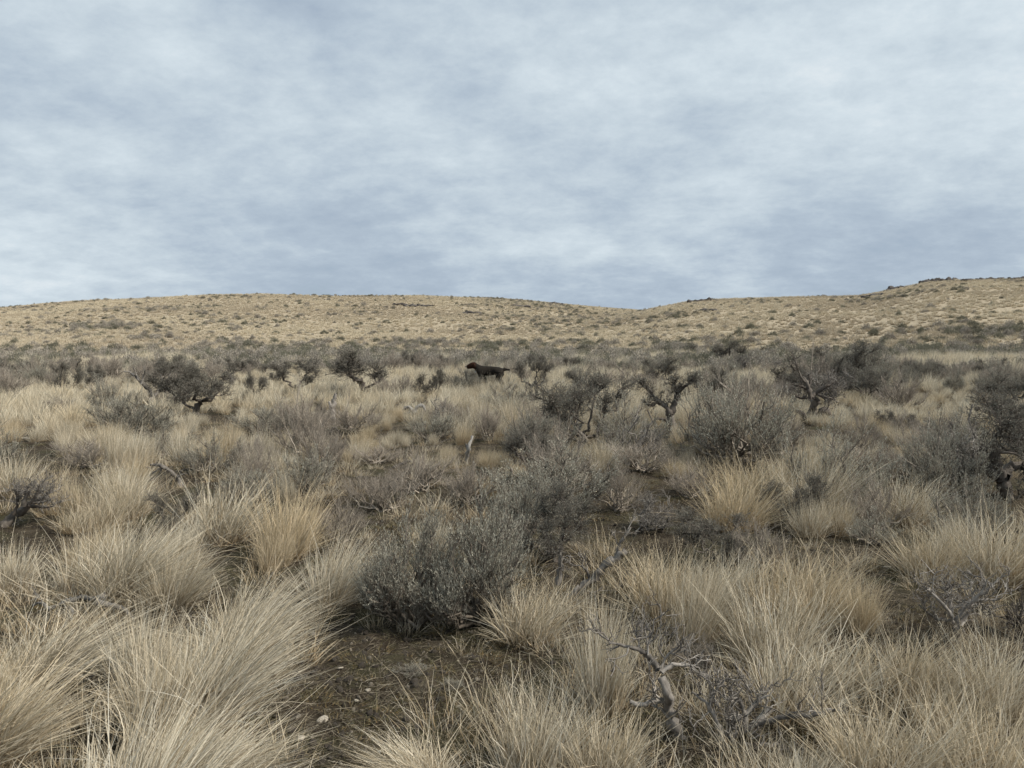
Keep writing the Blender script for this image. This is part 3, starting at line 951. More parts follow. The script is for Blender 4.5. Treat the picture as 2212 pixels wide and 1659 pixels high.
limbs('dead_shrub', (1480, 1600), [
    ([(1490, 1625), (1468, 1590), (1449, 1552), (1441, 1518), (1434, 1480), (1420, 1443)], 13, 9, 0.4), ([(1422, 1446), (1402, 1420), (1375, 1396), (1328, 1386)], 8, 2.5, 1.2),
    ([(1424, 1446), (1436, 1424), (1452, 1405)], 4, 2, 0.9), ([(1428, 1448), (1455, 1440), (1490, 1444), (1510, 1452)], 5, 2.5, 0.7),
    ([(1440, 1515), (1410, 1513), (1380, 1518), (1358, 1510)], 5, 4, 0), ([(1398, 1412), (1400, 1388), (1408, 1365)], 3, 1.5, 0.7),
    ([(1450, 1556), (1428, 1530), (1405, 1520)], 4, 2, 0.5),
    ([(1495, 1620), (1530, 1630), (1570, 1612), (1620, 1580), (1680, 1540)], 12, 6, 0.6), ([(1600, 1592), (1610, 1545), (1598, 1512), (1572, 1505)], 6, 3, 0.9),
    ([(1640, 1566), (1690, 1538), (1740, 1520), (1790, 1510)], 6, 2.5, 0.9), ([(1560, 1610), (1620, 1600), (1670, 1595), (1700, 1612)], 8, 4, 0.6),
    ([(1610, 1545), (1635, 1515), (1660, 1500)], 4, 2, 0.8), ([(1560, 1600), (1550, 1560), (1530, 1525), (1500, 1505)], 6, 2.5, 1.1),
    ([(1555, 1605), (1580, 1560), (1585, 1530)], 5, 2, 0.9), ([(1500, 1615), (1450, 1628), (1400, 1625), (1330, 1612)], 7, 3, 0.4),
    ([(1580, 1602), (1640, 1625), (1700, 1650)], 6, 3, 0.6)],
    'large dead grey shrub with twisted trunk lowest in the picture', 'dead shrub', M_DEAD, M_DEAD, (7, 0.12, 2), None, 25, depth=0.10)
limbs('dead_shrub', (2059, 1385), [
    ([(2062, 1395), (2058, 1365), (2054, 1345)], 8, 7, 0.2), ([(2056, 1350), (2035, 1320), (2000, 1285), (1962, 1250)], 4.5, 2, 0.9),
    ([(2056, 1345), (2052, 1310), (2040, 1270)], 4, 1.8, 0.9), ([(2058, 1348), (2078, 1315), (2090, 1275), (2098, 1245)], 4.5, 2, 0.8),
    ([(2070, 1330), (2100, 1300), (2130, 1280), (2155, 1250)], 4, 1.6, 0.8), ([(2060, 1360), (2090, 1345), (2108, 1325), (2130, 1310)], 4, 2, 0.6),
    ([(2054, 1345), (2018, 1338), (1985, 1310)], 3.5, 1.6, 0.7), ([(2100, 1300), (2130, 1298), (2160, 1302)], 3, 1.4, 0.5)],
    'fan-shaped bare grey shrub in tall grass at the lower right', 'dead shrub', M_DEAD, M_DEAD, (8, 0.13, 2), None, 26)
limbs('dead_shrub', (40, 1140), [
    ([(5, 1140), (25, 1115), (52, 1092), (80, 1082)], 11, 5, 0.6), ([(52, 1092), (60, 1070), (62, 1050)], 5, 2, 1.2), ([(80, 1082), (100, 1075), (116, 1062)], 4, 1.8, 1.0),
    ([(30, 1112), (40, 1085), (38, 1062)], 4, 1.8, 1.0), ([(60, 1092), (80, 1100), (104, 1098)], 3.5, 1.5, 0.8), ([(70, 1085), (86, 1062), (90, 1045)], 3, 1.4, 0.9)],
    'knotty dead brown shrub at the left edge with thick leaning stem', 'dead shrub', M_DARKBARK, M_DEAD, (10, 0.10, 3), None, 27)
limbs('dead_shrub', (2215, 1385), [
    ([(2160, 1420), (2185, 1400), (2210, 1382), (2240, 1360)], 9, 8, 0.3), ([(2205, 1384), (2196, 1355), (2190, 1325)], 4, 1.8, 1.0), ([(2210, 1380), (2205, 1340), (2212, 1305)], 4, 1.6, 1.0),
    ([(2196, 1352), (2180, 1345), (2168, 1330)], 2.5, 1.3, 0.8)],
    'red-brown dead bush cut by the right edge beside the fan-shaped one', 'dead shrub', M_DARKBARK, M_DARKBARK, (9, 0.09, 2), None, 28)
limbs('dead_log', (1240, 1290), [
    ([(1225, 1296), (1250, 1278), (1275, 1255), (1300, 1225), (1330, 1200), (1348, 1188)], 10, 7, 0.1), ([(1275, 1255), (1268, 1235), (1256, 1222)], 4, 2, 0.5),
    ([(1255, 1275), (1282, 1282), (1300, 1272)], 3, 1.6, 0.3), ([(1330, 1200), (1340, 1165), (1362, 1138)], 4, 1.6, 0.5), ([(1205, 1265), (1212, 1225), (1208, 1190)], 6, 4, 0.4)],
    'leaning dark dead log right of the big leafy sagebrush', 'dead branch', M_DEAD, M_DEAD, (6, 0.12, 2), None, 29, part='log')
limbs('fallen_branch', (160, 1330), [
    ([(40, 1345), (90, 1325), (140, 1312), (190, 1308), (215, 1300)], 4, 7, 0.2), ([(205, 1302), (235, 1312), (262, 1325), (288, 1345)], 7, 3, 0.2), ([(110, 1318), (80, 1306), (55, 1318)], 4, 2, 0.3),
    ([(150, 1312), (160, 1335), (150, 1352)], 4, 2, 0.2), ([(35, 1362), (100, 1352), (170, 1345)], 3, 2, 0.2), ([(20, 1330), (60, 1338), (120, 1336)], 3, 2, 0.1)],
    'fallen bleached grey branches lying between leaning grass clumps on the left', 'dead branch', M_PALEDEAD, M_PALEDEAD, (4, 0.10, 2), None, 30, part='branch', lift=-0.005)
limbs('fallen_branch', (385, 1052), [
    ([(325, 1004), (348, 1003), (368, 1016), (384, 1036), (396, 1060)], 2.5, 6, 0.2), ([(350, 1010), (330, 1022), (318, 1030)], 2.5, 1.2, 0.3), ([(350, 1012), (340, 1030), (330, 1036)], 2, 1, 0.3)],
    'arched dead branch over a dark hollow on the left', 'dead branch', M_DEAD, M_DEAD, (6, 0.09, 2), None, 31, part='branch')
limbs('dead_stump', (716, 905), [([(720, 910), (716, 890), (718, 868), (722, 852)], 7, 4, 0.2), ([(717, 880), (710, 868)], 3, 2, 0)],
      'narrow pale stump right of the fan of grey twigs', 'dead stump', M_DEAD, M_DEAD, (5, 0.08, 1), None, 32, part='log')
limbs('dead_stump', (892, 905), [
    ([(896, 912), (892, 890), (884, 878), (872, 884)], 5, 3, 0.2), ([(894, 892), (902, 878), (914, 876), (920, 888)], 5, 2.5, 0.2), ([(890, 888), (880, 892), (868, 894)], 3, 1.5, 0.2)],
    'pale dead stump with two curled arms near the middle', 'dead stump', M_PALEDEAD, M_DEAD, (6, 0.08, 1), None, 33, part='log')
limbs('dead_stick', (1008, 1005), [([(1006, 1008), (1009, 985), (1014, 965), (1020, 944)], 4.5, 3.5, 0), ([(1012, 975), (1006, 958)], 2, 1, 0)],
      'pale upright stick amid the grass near the middle', 'dead branch', M_PALEDEAD, M_DEAD, (2, 0.05, 1), None, 34, part='log')
limbs('fallen_branch', (30, 950), [([(-20, 948), (20, 944), (60, 947), (78, 952)], 4, 2, 0.3), ([(-10, 958), (30, 955), (50, 950)], 3, 2, 0.2)],
      'low grey branches on the ground near the left edge', 'dead branch', M_PALEDEAD, M_DEAD, (5, 0.1, 1), None, 35, part='branch')
limbs('fallen_branch', (722, 945), [([(712, 946), (716, 930), (726, 922), (734, 932)], 3, 1.5, 0.4)],
      'small curled dark root sticking from the grass below the narrow stump', 'dead branch', M_DARKBARK, M_DARKBARK, (5, 0.06, 1), None, 36, part='branch')
limbs('fallen_branch', (870, 1012), [([(848, 1014), (868, 1004), (890, 996), (905, 1004)], 4, 2, 0.5), ([(872, 1002), (880, 990)], 2, 1, 0.4)],
      'dark broken branch lying right of the small grey twiggy shrub', 'dead branch', M_DARKBARK, M_DARKBARK, (6, 0.08, 1), None, 37, part='branch')
limbs('fallen_branch', (1190, 905), [([(1176, 907), (1190, 905), (1196, 892), (1197, 880)], 1.6, 1, 0), ([(1190, 905), (1200, 902)], 1.2, 0.8, 0)],
      'thin white twig standing by the dark-bottomed sagebrush', 'dead branch', M_PALEDEAD, M_DEAD, (2, 0.05, 1), None, 38, part='branch')
CUSTOM = len(THINGS)
print('custom', round(time.time() - T0, 1))

# ------------------------------------------------------------------ the dog
def build_dog():
    p = at(1058, 845)
    d = project(p)[2]
    sc = 94.0 / F * d / 1.16
    root = bpy.data.objects.new('dog', None)
    C.objects.link(root)
    root.location = p
    root.scale = (sc, sc, sc)
    root.rotation_euler = (0, 0, math.radians(-6))
    tag(root, 'dark brown dog with short tail standing on point, facing left in the grass', 'dog')
    V = [((0.27, 0, 0.545), 0.105), ((0.10, 0, 0.55), 0.105), ((-0.10, 0, 0.53), 0.13), ((-0.25, 0, 0.55), 0.115), ((-0.335, 0, 0.625), 0.066),
         ((-0.42, 0, 0.70), 0.082), ((-0.50, 0, 0.675), 0.066), ((-0.575, 0, 0.645), 0.052), ((-0.625, 0, 0.635), 0.040),
         ((0.36, 0, 0.585), 0.045), ((0.46, 0, 0.575), 0.024), ((0.545, 0, 0.565), 0.016)]
    E = [(0, 1), (1, 2), (2, 3), (3, 4), (4, 5), (5, 6), (6, 7), (7, 8), (0, 9), (9, 10), (10, 11)]
    for s in (-1, 1):
        o = len(V)
        f = 0.03 * s
        V += [((-0.23, 0.075 * s, 0.45), 0.07), ((-0.18 + f, 0.085 * s, 0.34), 0.047), ((-0.20 + f, 0.085 * s, 0.18), 0.030), ((-0.205 + f, 0.085 * s, 0.035), 0.028), ((-0.25 + f, 0.085 * s, 0.022), 0.026)]
        E += [(3, o), (o, o + 1), (o + 1, o + 2), (o + 2, o + 3), (o + 3, o + 4)]
        o = len(V)
        V += [((0.27, 0.075 * s, 0.45), 0.09), ((0.22 - f, 0.085 * s, 0.31), 0.06), ((0.35 - f, 0.085 * s, 0.19), 0.031), ((0.335 - f, 0.085 * s, 0.035), 0.027), ((0.285 - f, 0.085 * s, 0.022), 0.026)]
        E += [(0, o), (o, o + 1), (o + 1, o + 2), (o + 2, o + 3), (o + 3, o + 4)]
    me = bpy.data.meshes.new('dog_cage')
    me.from_pydata([v_[0] for v_ in V], E, [])
    me.update()
    tmp = bpy.data.objects.new('dog_tmp', me)
    C.objects.link(tmp)
    sk = tmp.modifiers.new('skin', 'SKIN')
    if not me.skin_vertices:
        me.attributes  # skin layer is made by the modifier's evaluation otherwise
    try:
        layer = me.skin_vertices[0].data
    except Exception:
        layer = None
    if layer is None:
        bpy.context.view_layer.objects.active = tmp
        bpy.ops.mesh.customdata_skin_add()
        layer = me.skin_vertices[0].data
    for i, (co, r) in enumerate(V):
        layer[i].radius = (r * (1.0 if i < 4 else 1.3), r * (1.13 if i < 4 else 1.3))
        layer[i].use_root = (i == 0)
    ss = tmp.modifiers.new('subd', 'SUBSURF'); ss.levels = 2; ss.render_levels = 2
    dg = bpy.context.evaluated_depsgraph_get()
    body = bpy.data.meshes.new_from_object(tmp.evaluated_get(dg))
    bpy.data.objects.remove(tmp)
    for poly in body.polygons:
        poly.use_smooth = True
    m, t, out = mat_new('dog_coat')
    tcn = N(t, 'ShaderNodeTexCoord')
    nz = N(t, 'ShaderNodeTexNoise', i_Scale=45, i_Detail=5, i_Roughness=0.7)
    t.links.new(tcn.outputs['Object'], nz.inputs['Vector'])
    sp = N(t, 'ShaderNodeSeparateXYZ'); t.links.new(tcn.outputs['Object'], sp.inputs[0])
    coat = ramp(t, nz.outputs[0], [(0.35, (0.007, 0.006, 0.005)), (0.6, (0.024, 0.019, 0.014)), (0.75, (0.05, 0.042, 0.035))])
    headm = ramp(t, math_node(t, 'MULTIPLY', sp.outputs[0], -1.0), [(0.34, 0.0), (0.40, 1.0)])
    coat = mixc(t, headm, coat, (0.028, 0.011, 0.005))
    bs = N(t, 'ShaderNodeBsdfPrincipled', i_Roughness=0.8)
    bs.inputs['Specular IOR Level'].default_value = 0.15
    t.links.new(coat, bs.inputs['Base Color']); t.links.new(bs.outputs[0], out.inputs[0])
    body.materials.clear()
    body.materials.append(m)
    obj('body', body, m, root)
    # drop ears
    for s in (-1, 1):
        P = []
        ang = np.linspace(0, 2 * math.pi, 13)[:-1]
        for off in (0.0, 0.012):
            for a in ang:
                P.append((-0.405 + 0.042 * math.cos(a), s * (0.076 + off + 0.012 * math.sin(a)), 0.665 + 0.072 * math.sin(a) - 0.012 * math.cos(a)))
        n = len(ang)
        q = [(i, (i + 1) % n, n + (i + 1) % n, n + i) for i in range(n)]
        P.append((-0.405, s * 0.072, 0.665)); P.append((-0.405, s * 0.096, 0.66))
        tr = [(i, 2 * n, (i + 1) % n) for i in range(n)] + [(n + i, n + (i + 1) % n, 2 * n + 1) for i in range(n)]
        obj('ear', mesh_np('dog_ear', P, q, None, tr, True), m, root)
    mb, t, out = mat_new('collar_band')
    bs = N(t, 'ShaderNodeBsdfPrincipled', i_Roughness=0.5); bs.inputs['Base Color'].default_value = (0.05, 0.05, 0.055, 1); t.links.new(bs.outputs[0], out.inputs[0])
    mt, t, out = mat_new('collar_tag')
    bs = N(t, 'ShaderNodeBsdfPrincipled', i_Roughness=0.35); bs.inputs['Base Color'].default_value = (0.55, 0.55, 0.55, 1); bs.inputs['Metallic'].default_value = 0.7; t.links.new(bs.outputs[0], out.inputs[0])
    # collar ring round the neck, in the plane across it
    c = np.array([-0.315, 0, 0.605]); ax = norm(np.array([-0.085, 0, 0.07]))
    e1 = np.array([0, 1.0, 0]); e2 = np.cross(ax, e1)
    P, q = [], []
    K = 24
    for k in range(K):
        a = 2 * math.pi * k / K
        dirv = e1 * math.cos(a) * 0.92 + e2 * math.sin(a)
        for rr, hh in ((0.088, -0.014), (0.101, -0.014), (0.101, 0.014), (0.088, 0.014)):
            P.append(c + dirv * rr + ax * hh)
    for k in range(K):
        a0, b0 = k * 4, ((k + 1) % K) * 4
        for j in range(4):
            q.append((a0 + j, b0 + j, b0 + (j + 1) % 4, a0 + (j + 1) % 4))
    col = obj('collar', mesh_np('dog_collar', P, q, None, None, True), mb, root)
    low = c + (e2 if e2[2] < 0 else -e2) * 0.115
    P = []; q = []
    K = 10
    for yv in (-0.006, 0.006):
        for k in range(K):
            a = 2 * math.pi * k / K
            P.append(low + np.array([0.018 * math.cos(a), yv, 0.026 * math.sin(a) - 0.012]))
    q = [(k, (k + 1) % K, K + (k + 1) % K, K + k) for k in range(K)]
    P += [low + np.array([0, -0.006, -0.012]), low + np.array([0, 0.006, -0.012])]
    tr = [(k, 2 * K, (k + 1) % K) for k in range(K)] + [(K + k, K + (k + 1) % K, 2 * K + 1) for k in range(K)]
    obj('tag', mesh_np('dog_tag', P, q, None, tr), mt, col)
    # nose and eyes
    for nm, cc, r in (('nose', (-0.645, 0, 0.652), 0.019), ('eye', (-0.492, -0.050, 0.708), 0.010), ('eye', (-0.492, 0.050, 0.708), 0.010)):
        P, q = [], []
        for i in range(7):
            for k in range(10):
                ph, a = math.pi * i / 6, 2 * math.pi * k / 10
                P.append((cc[0] + r * math.sin(ph) * math.cos(a), cc[1] + r * math.sin(ph) * math.sin(a), cc[2] + r * math.cos(ph)))
        q = [(i * 10 + k, i * 10 + (k + 1) % 10, (i + 1) * 10 + (k + 1) % 10, (i + 1) * 10 + k) for i in range(6) for k in range(10)]
        obj(nm, mesh_np('dog_' + nm, P, q, None, None, True), mb, root)
    return root


DOG = build_dog()

# ------------------------------------------------------------------ rocks
def rock_mesh(seed, flat=0.55):
    rng = np.random.default_rng(seed)
    nu, nv = 12, 8
    P = []
    for i in range(nv + 1):
        for k in range(nu):
            ph, a = math.pi * i / nv, 2 * math.pi * k / nu
            P.append((math.sin(ph) * math.cos(a), math.sin(ph) * math.sin(a), math.cos(ph)))
    P = np.array(P)
    planes = norm(rng.standard_normal((14, 3)))
    dist = 0.55 + 0.35 * rng.random(14)
    sc_ = np.min(np.where(P @ planes.T > 0.05, dist[None] / np.maximum(P @ planes.T, 0.05), 9), axis=1)
    P = P * np.minimum(sc_, 1.15)[:, None] * np.array([1, 0.8, flat])
    q = [(i * nu + k, i * nu + (k + 1) % nu, (i + 1) * nu + (k + 1) % nu, (i + 1) * nu + k) for i in range(nv) for k in range(nu)]
    return mesh_np('rock', P, q)


ROCKS = [rock_mesh(900 + i) for i in range(8)]
for r_ in ROCKS:
    r_.materials.append(M_BASALT)
STONES = [rock_mesh(950 + i, 0.45) for i in range(5)]
for r_ in STONES:
    r_.materials.append(M_PALESTONE)
rr_ = np.random.default_rng(41)


def outcrop(x0, x1, y, hpx, n, label, thick=1.0):
    c = at((x0 + x1) / 2, y)
    while math.hypot(c[0], c[1]) > 262:
        y += 1.0
        c = at((x0 + x1) / 2, y)
    o = bpy.data.objects.new('rock_outcrop', None)
    C.objects.link(o)
    o.location = c
    tag(o, label, 'rocks', 'dark rock outcrops on the hills')
    n = int(n * 1.8)
    for i in range(n):
        px = x0 + (x1 - x0) * (i + 0.5 + 0.6 * (rr_.random() - 0.5)) / n
        d = project(c)[2]
        X = (px - (x0 + x1) / 2) / F * d
        Y = rr_.standard_normal() * 0.8
        Z = float(height(c[0] + X, c[1] + Y)) - c[2]
        b = obj('boulder', ROCKS[int(rr_.integers(8))], None, o, (X, Y, Z + 0.1))
        s = hpx / F * d * (1.1 + 1.4 * rr_.random() ** 2) * thick
        wd = (x1 - x0) / n / F * d * (1.2 + 1.8 * rr_.random())
        b.scale = (wd, wd * 0.8, s)
        b.rotation_euler = (0.15 * rr_.standard_normal(), 0.15 * rr_.standard_normal(), 0.4 * rr_.standard_normal())


outcrop(1990, 2070, 606, 6, 12, 'long dark rim of rock on the crest of the right hill')
outcrop(2070, 2160, 604, 4, 10, 'low broken dark rocks right of the long rim on the right crest')
outcrop(2180, 2240, 604, 6, 6, 'dark rock heap on the right crest at the picture edge')
outcrop(1915, 1952, 624, 7, 5, 'dark boulder pile on the shoulder of the right crest')
outcrop(1865, 1910, 640, 4, 6, 'dark rock band below the boulder pile on the right hill')
outcrop(1490, 1535, 652, 5, 6, 'dark rock band on the left shoulder of the right hill')
outcrop(1515, 1545, 671, 3.5, 4, 'small dark rocks under the shoulder band of the right hill')
outcrop(850, 930, 661, 3.5, 10, 'longest dark rock line across the top of the left hill')
outcrop(1005, 1035, 677, 3, 4, 'short dark rock line right of the longest one on the left hill')
outcrop(1110, 1145, 663, 3.5, 4, 'dark rock line on the right side of the left hill')
outcrop(1182, 1216, 657, 3, 4, 'dark rocks on the falling right crest of the left hill')
outcrop(60, 80, 664, 3, 3, 'dark rock at the far left end of the left hill crest')

for i, (px, py, s, lb) in enumerate([(698, 1560, 15, 'largest flat pale stone on the mossy bare patch'), (650, 1601, 13, 'pale angular stone under the leaning grass at the bare patch edge'),
                                     (677, 1372, 8, 'pale stone at the upper end of the bare patch'), (735, 1446, 7, 'small white stone in the middle of the bare patch'),
                                     (822, 1628, 8, 'left of two white stones at the bottom of the bare patch'), (862, 1628, 7, 'right of two white stones at the bottom of the bare patch'),
                                     (795, 1498, 8, 'tan stone right of the small white stone on the bare patch'), (770, 1520, 7, 'round grey-tan stone just above the largest flat one'),
                                     (990, 1530, 9, 'pale chip of stone at the right side of the bare patch'), (1915, 1228, 9, 'pale flat stone on the small bare patch at right')]):
    p = at(px, py)
    d = project(p)[2]
    o = obj('stone', STONES[i % 5], None, None, (p[0], p[1], p[2] + 0.006))
    o.scale = (s / F * d, s / F * d, s / F * d * 0.8)
    o.rotation_euler = (rr_.random() * 0.3, rr_.random() * 0.3, rr_.random() * 6.28)
    tag(o, lb, 'stone', 'pale stones on bare ground')

# ------------------------------------------------------------------ tussocks the photograph singles out
def tuss(kind, p, w_, h_, label, rot=0.0, proto=None):
    lst = TUSS[kind]
    me = lst[int(prng.integers(len(lst))) if proto is None else proto % len(lst)]
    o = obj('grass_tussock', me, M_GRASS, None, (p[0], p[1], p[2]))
    o.rotation_euler = (0, 0, rot)
    o.scale = (w_, w_, h_)
    tag(o, label or '', 'grass tussock', 'bunchgrass tussocks on the plain')
    o['kind'] = 'thing'
    THINGS.append((o, p[0], p[1], w_, h_, 'B' + kind))
    return o


def tuss_px(kind, px, py, wpx, hpx, label, rot=0.0, proto=None):
    if kind == 'lean':
        px -= 0.26 * wpx * math.cos(rot)
    p = at(px, py)
    d = project(p)[2]
    return tuss(kind, p, wpx / F * d, hpx / F * d * 1.0, label, rot, proto)


tuss_px('wide', 223, 1285, 190, 150, 'left of the twin pale tussocks above the fallen bleached branches', 0.2, 0)
tuss_px('lean', 312, 1290, 200, 165, 'right of the twin pale tussocks above the fallen bleached branches', 0.0, 1)
tuss_px('lean', 500, 1560, 250, 235, 'big golden tussock leaning right at the left side of the bare patch', -0.05, 0)
tuss_px('lean', 572, 1395, 190, 160, 'pale tussock leaning right over the upper bare patch', 0.0, 2)
tuss_px('lean', 545, 1470, 200, 170, 'dense tussock leaning right between two others beside the bare patch', 0.1, 3)
tuss_px('lean', 150, 1465, 240, 160, 'pale tussock leaning right below the fallen bleached branches', 0.0, 4)
tuss_px('lean', 30, 1650, 290, 230, 'golden tussock filling the lower left corner', 0.1, 1)
tuss_px('up', 335, 1600, 160, 235, 'tall upright stalky tussock in the lower left', 0.5, 0)
tuss_px('lean', 390, 1720, 300, 200, 'wind-bent tussock at the bottom edge, left of the bare patch', -0.1, 2)
tuss_px('lean', 500, 1715, 230, 150, 'wind-bent pale tussock at the bottom edge touching the bare patch', -0.1, 3)
tuss_px('up', 281, 1118, 100, 100, 'upright tan tussock left of the arched dead branch', 0.3, 1)
tuss_px('up', 475, 1168, 160, 145, 'tall grey-tan tussock below and right of the arched dead branch', 0.1, 2)
tuss_px('up', 612, 1205, 150, 165, 'tall pale tussock left of the thin twiggy shrub', 0.8, 3)
tuss_px('wide', 190, 1140, 120, 85, 'rounded pale tussock right of the knotty dead brown shrub', 0, 2)
tuss_px('up', 20, 1275, 110, 120, 'tan tussock at the left edge below the knotty dead shrub', 0, 4)
tuss_px('up', 1135, 1385, 170, 135, 'orange-tan tussock at the foot of the big leafy sagebrush', 0.4, 0)
tuss_px('up', 1150, 1680, 190, 225, 'large tan tussock at the bottom right of the bare patch', 0.2, 1)
tuss_px('up', 1300, 1535, 120, 275, 'tallest slender golden tussock left of the large dead shrub', 0.3, 2)
tuss_px('lean', 860, 1690, 190, 75, 'small arching tussock at the bottom edge inside the bare patch', 2.9, 0)
tuss_px('up', 1583, 1140, 165, 135, 'pale rounded tussock above the dark green low shrub', 0.2, 3)
tuss_px('wide', 1705, 1112, 180, 145, 'broad tan tussock right of the largest silvery sagebrush', 0.2, 3)
tuss_px('up', 1747, 1158, 80, 95, 'narrow golden tussock below the broad tan one', 0.9, 4)
tuss_px('up', 1805, 1155, 80, 90, 'narrow tan tussock left of the low dark sage mound', 0.5, 0)
tuss_px('wide', 1727, 1325, 230, 150, 'wide golden tussock left of the small bare patch at right', 0.3, 4)
tuss_px('up', 1430, 1325, 180, 150, 'feathery pale tussock right of the leaning dark dead log', 0.1, 1)
tuss_px('wide', 1575, 1330, 170, 130, 'grey-tan tussock below the dark green low shrub', 0.5, 0)
tuss_px('wide', 1767, 1530, 290, 170, 'grey feathery tussock right above the large dead grey shrub', 0.2, 1)
tuss_px('wide', 1990, 1545, 260, 170, 'golden tussock below the fan-shaped bare shrub', 0.1, 2)
tuss_px('up', 2150, 1560, 200, 190, 'tan tussock near the right edge below the red-brown dead bush', 0.1, 3)
tuss_px('up', 2010, 1250, 150, 130, 'tall pale tussock above the fan-shaped bare shrub', 0.7, 4)
tuss_px('up', 2150, 1260, 190, 170, 'dense pale tussock at the right edge above the red-brown dead bush', 0.2, 2)
tuss_px('up', 1302, 1004, 80, 62, 'bright yellow tussock at the foot of the fan-shaped sagebrush', 0.2, 3)
tuss_px('wide', 1755, 1060, 160, 110, 'pale fluffy tussock below the bare gnarled tree', 0.2, 0)
tuss_px('up', 1620, 1090, 130, 110, 'pale tussock in front of the largest silvery sagebrush', 0.2, 1)
tuss_px('up', 1950, 1130, 150, 110, 'brownish tussock left of the heavy bent trunk', 0.2, 0)
tuss_px('wide', 1040, 852, 52, 36, 'short pale tussock hiding the front feet of the dog', 0.2, 4)
tuss_px('wide', 1066, 852, 48, 38, 'thin pale tussock under the belly of the dog', 0.2, 1)
tuss_px('wide', 1092, 852, 48, 38, 'short pale tussock hiding the hind feet of the dog', 0.9, 2)
tuss_px('up', 1900, 1700, 260, 200, 'tan tussock at the bottom edge in the lower right', 0.2, 1)
tuss_px('up', 2120, 1720, 260, 210, 'tan tussock in the lower right corner', 0.6, 2)
tuss_px('wide', 1660, 1720, 220, 110, 'low grey tussock at the bottom edge below the dead shrub limbs', 0.6, 3)
tuss_px('up', 1300, 1700, 200, 170, 'loose tan tussock at the bottom edge left of the dead shrub', 0.6, 0)
TUSS_HAND = len(THINGS)

# ------------------------------------------------------------------ the rest of the plain
BARE = [[(690, 1380), (740, 1330), (860, 1370), (1060, 1395), (1075, 1440), (1010, 1520), (990, 1600), (1000, 1950), (560, 1950), (690, 1520), (640, 1450)],
        [(1850, 1205), (1880, 1170), (1960, 1190), (1990, 1255), (1930, 1290), (1880, 1260)],
        [(440, 1190), (520, 1180), (560, 1250), (520, 1330), (420, 1360), (380, 1300)],
        [(0, 960), (110, 955), (170, 1010), (80, 1060), (0, 1050)]]


def inside(px, py, poly):
    c = False
    n = len(poly)
    for i in range(n):
        x1, y1 = poly[i]; x2, y2 = poly[(i + 1) % n]
        if (y1 > py) != (y2 > py) and px < (x2 - x1) * (py - y1) / (y2 - y1) + x1:
            c = not c
    return c


BARE_G = [[tuple(at(min(max(a, -200), 2400), b)[:2]) for a, b in poly] for poly in BARE]


def bare(x, y):
    return any(inside(x, y, g) for g in BARE_G)


AZV = math.radians(40)
fr = np.random.default_rng(2024)
occ = [(t[1], t[2], t[3]) for t in THINGS]
cells = {}


def cell_add(x, y, r):
    cells.setdefault((int(x // 1.0), int(y // 1.0)), []).append((x, y, r))


def cell_free(x, y, r):
    i, j = int(x // 1.0), int(y // 1.0)
    for a in range(i - 2, i + 3):
        for b in range(j - 2, j + 3):
            for (X, Y, R) in cells.get((a, b), ()):
                if (X - x) ** 2 + (Y - y) ** 2 < (R + r) ** 2:
                    return False
    return True


for t in THINGS:
    cell_add(t[1], t[2], t[3] * ((0.42 if math.hypot(t[1], t[2]) < 6 else 0.32) if not t[5].startswith('B') else 0.30))
for t in THINGS:
    if not t[5].startswith('B') and math.hypot(t[1], t[2]) < (20 if t[5] == 'C' else 11):
        for f_ in (0.93, 0.86, 1.10) if t[5] == 'C' else (0.93, 0.86):
            cell_add(t[1] * f_, t[2] * f_, 0.20 + 0.16 * t[3])
for q_ in [(1380, 1540), (1420, 1600), (1480, 1640), (1560, 1640), (1640, 1630), (1700, 1610), (1750, 1570), (1560, 1570), (1640, 1580), (1260, 1310), (1320, 1280), (2000, 1400), (2060, 1430), (2120, 1410),
           (940, 1400), (860, 1390), (1030, 1400), (20, 1170), (80, 1170), (150, 1370), (240, 1370)]:
    p_ = at(*q_)
    cell_add(p_[0], p_[1], 0.17 * min(1.6, p_[1] / 3.3))
cell_add(DOG.location.x, DOG.location.y, 0.75)

fill_shrubs, fill_tuss = [], []
# shrubs first
n_try = 9500
for _ in range(n_try):
    r = math.sqrt(fr.random() * (60 ** 2 - 4.8 ** 2) + 4.8 ** 2)
    th = (fr.random() * 2 - 1) * AZV
    x, y = r * math.sin(th), r * math.cos(th)
    belt = float(sstep(30, 37, r))
    patch = float(vnoise(x * 0.16, y * 0.16, 9))
    dens = ((0.025 + 0.42 * sstep(0.52, 0.74, patch)) if r > 11 else 0.36 + 0.55 * sstep(0.50, 0.72, patch)) * (1 - belt) + belt * (0.06 + 0.62 * sstep(0.42, 0.66, float(vnoise(x * 0.11, y * 0.11, 12))))
    if fr.random() > dens or bare(x, y):
        continue
    hgt = (0.42 + 0.46 * fr.random()) * (1 - 0.12 * belt)
    wid = hgt * (0.85 + 0.45 * fr.random())
    if not cell_free(x, y, wid * (0.40 - 0.10 * belt)):
        continue
    cell_add(x, y, wid * (0.40 - 0.10 * belt))
    k = fr.choice(['L', 'T', 'K', 'G', 'D'], p=[0.34, 0.34, 0.13, 0.11, 0.08]) if belt < 0.5 else fr.choice(['L', 'T', 'K', 'G'], p=[0.40, 0.15, 0.35, 0.10])
    fill_shrubs.append((r, x, y, str(k), wid, hgt))
fill_shrubs.sort()
for r in [None]:
    pass
print('shrubs to place', len(fill_shrubs), round(time.time() - T0, 1))
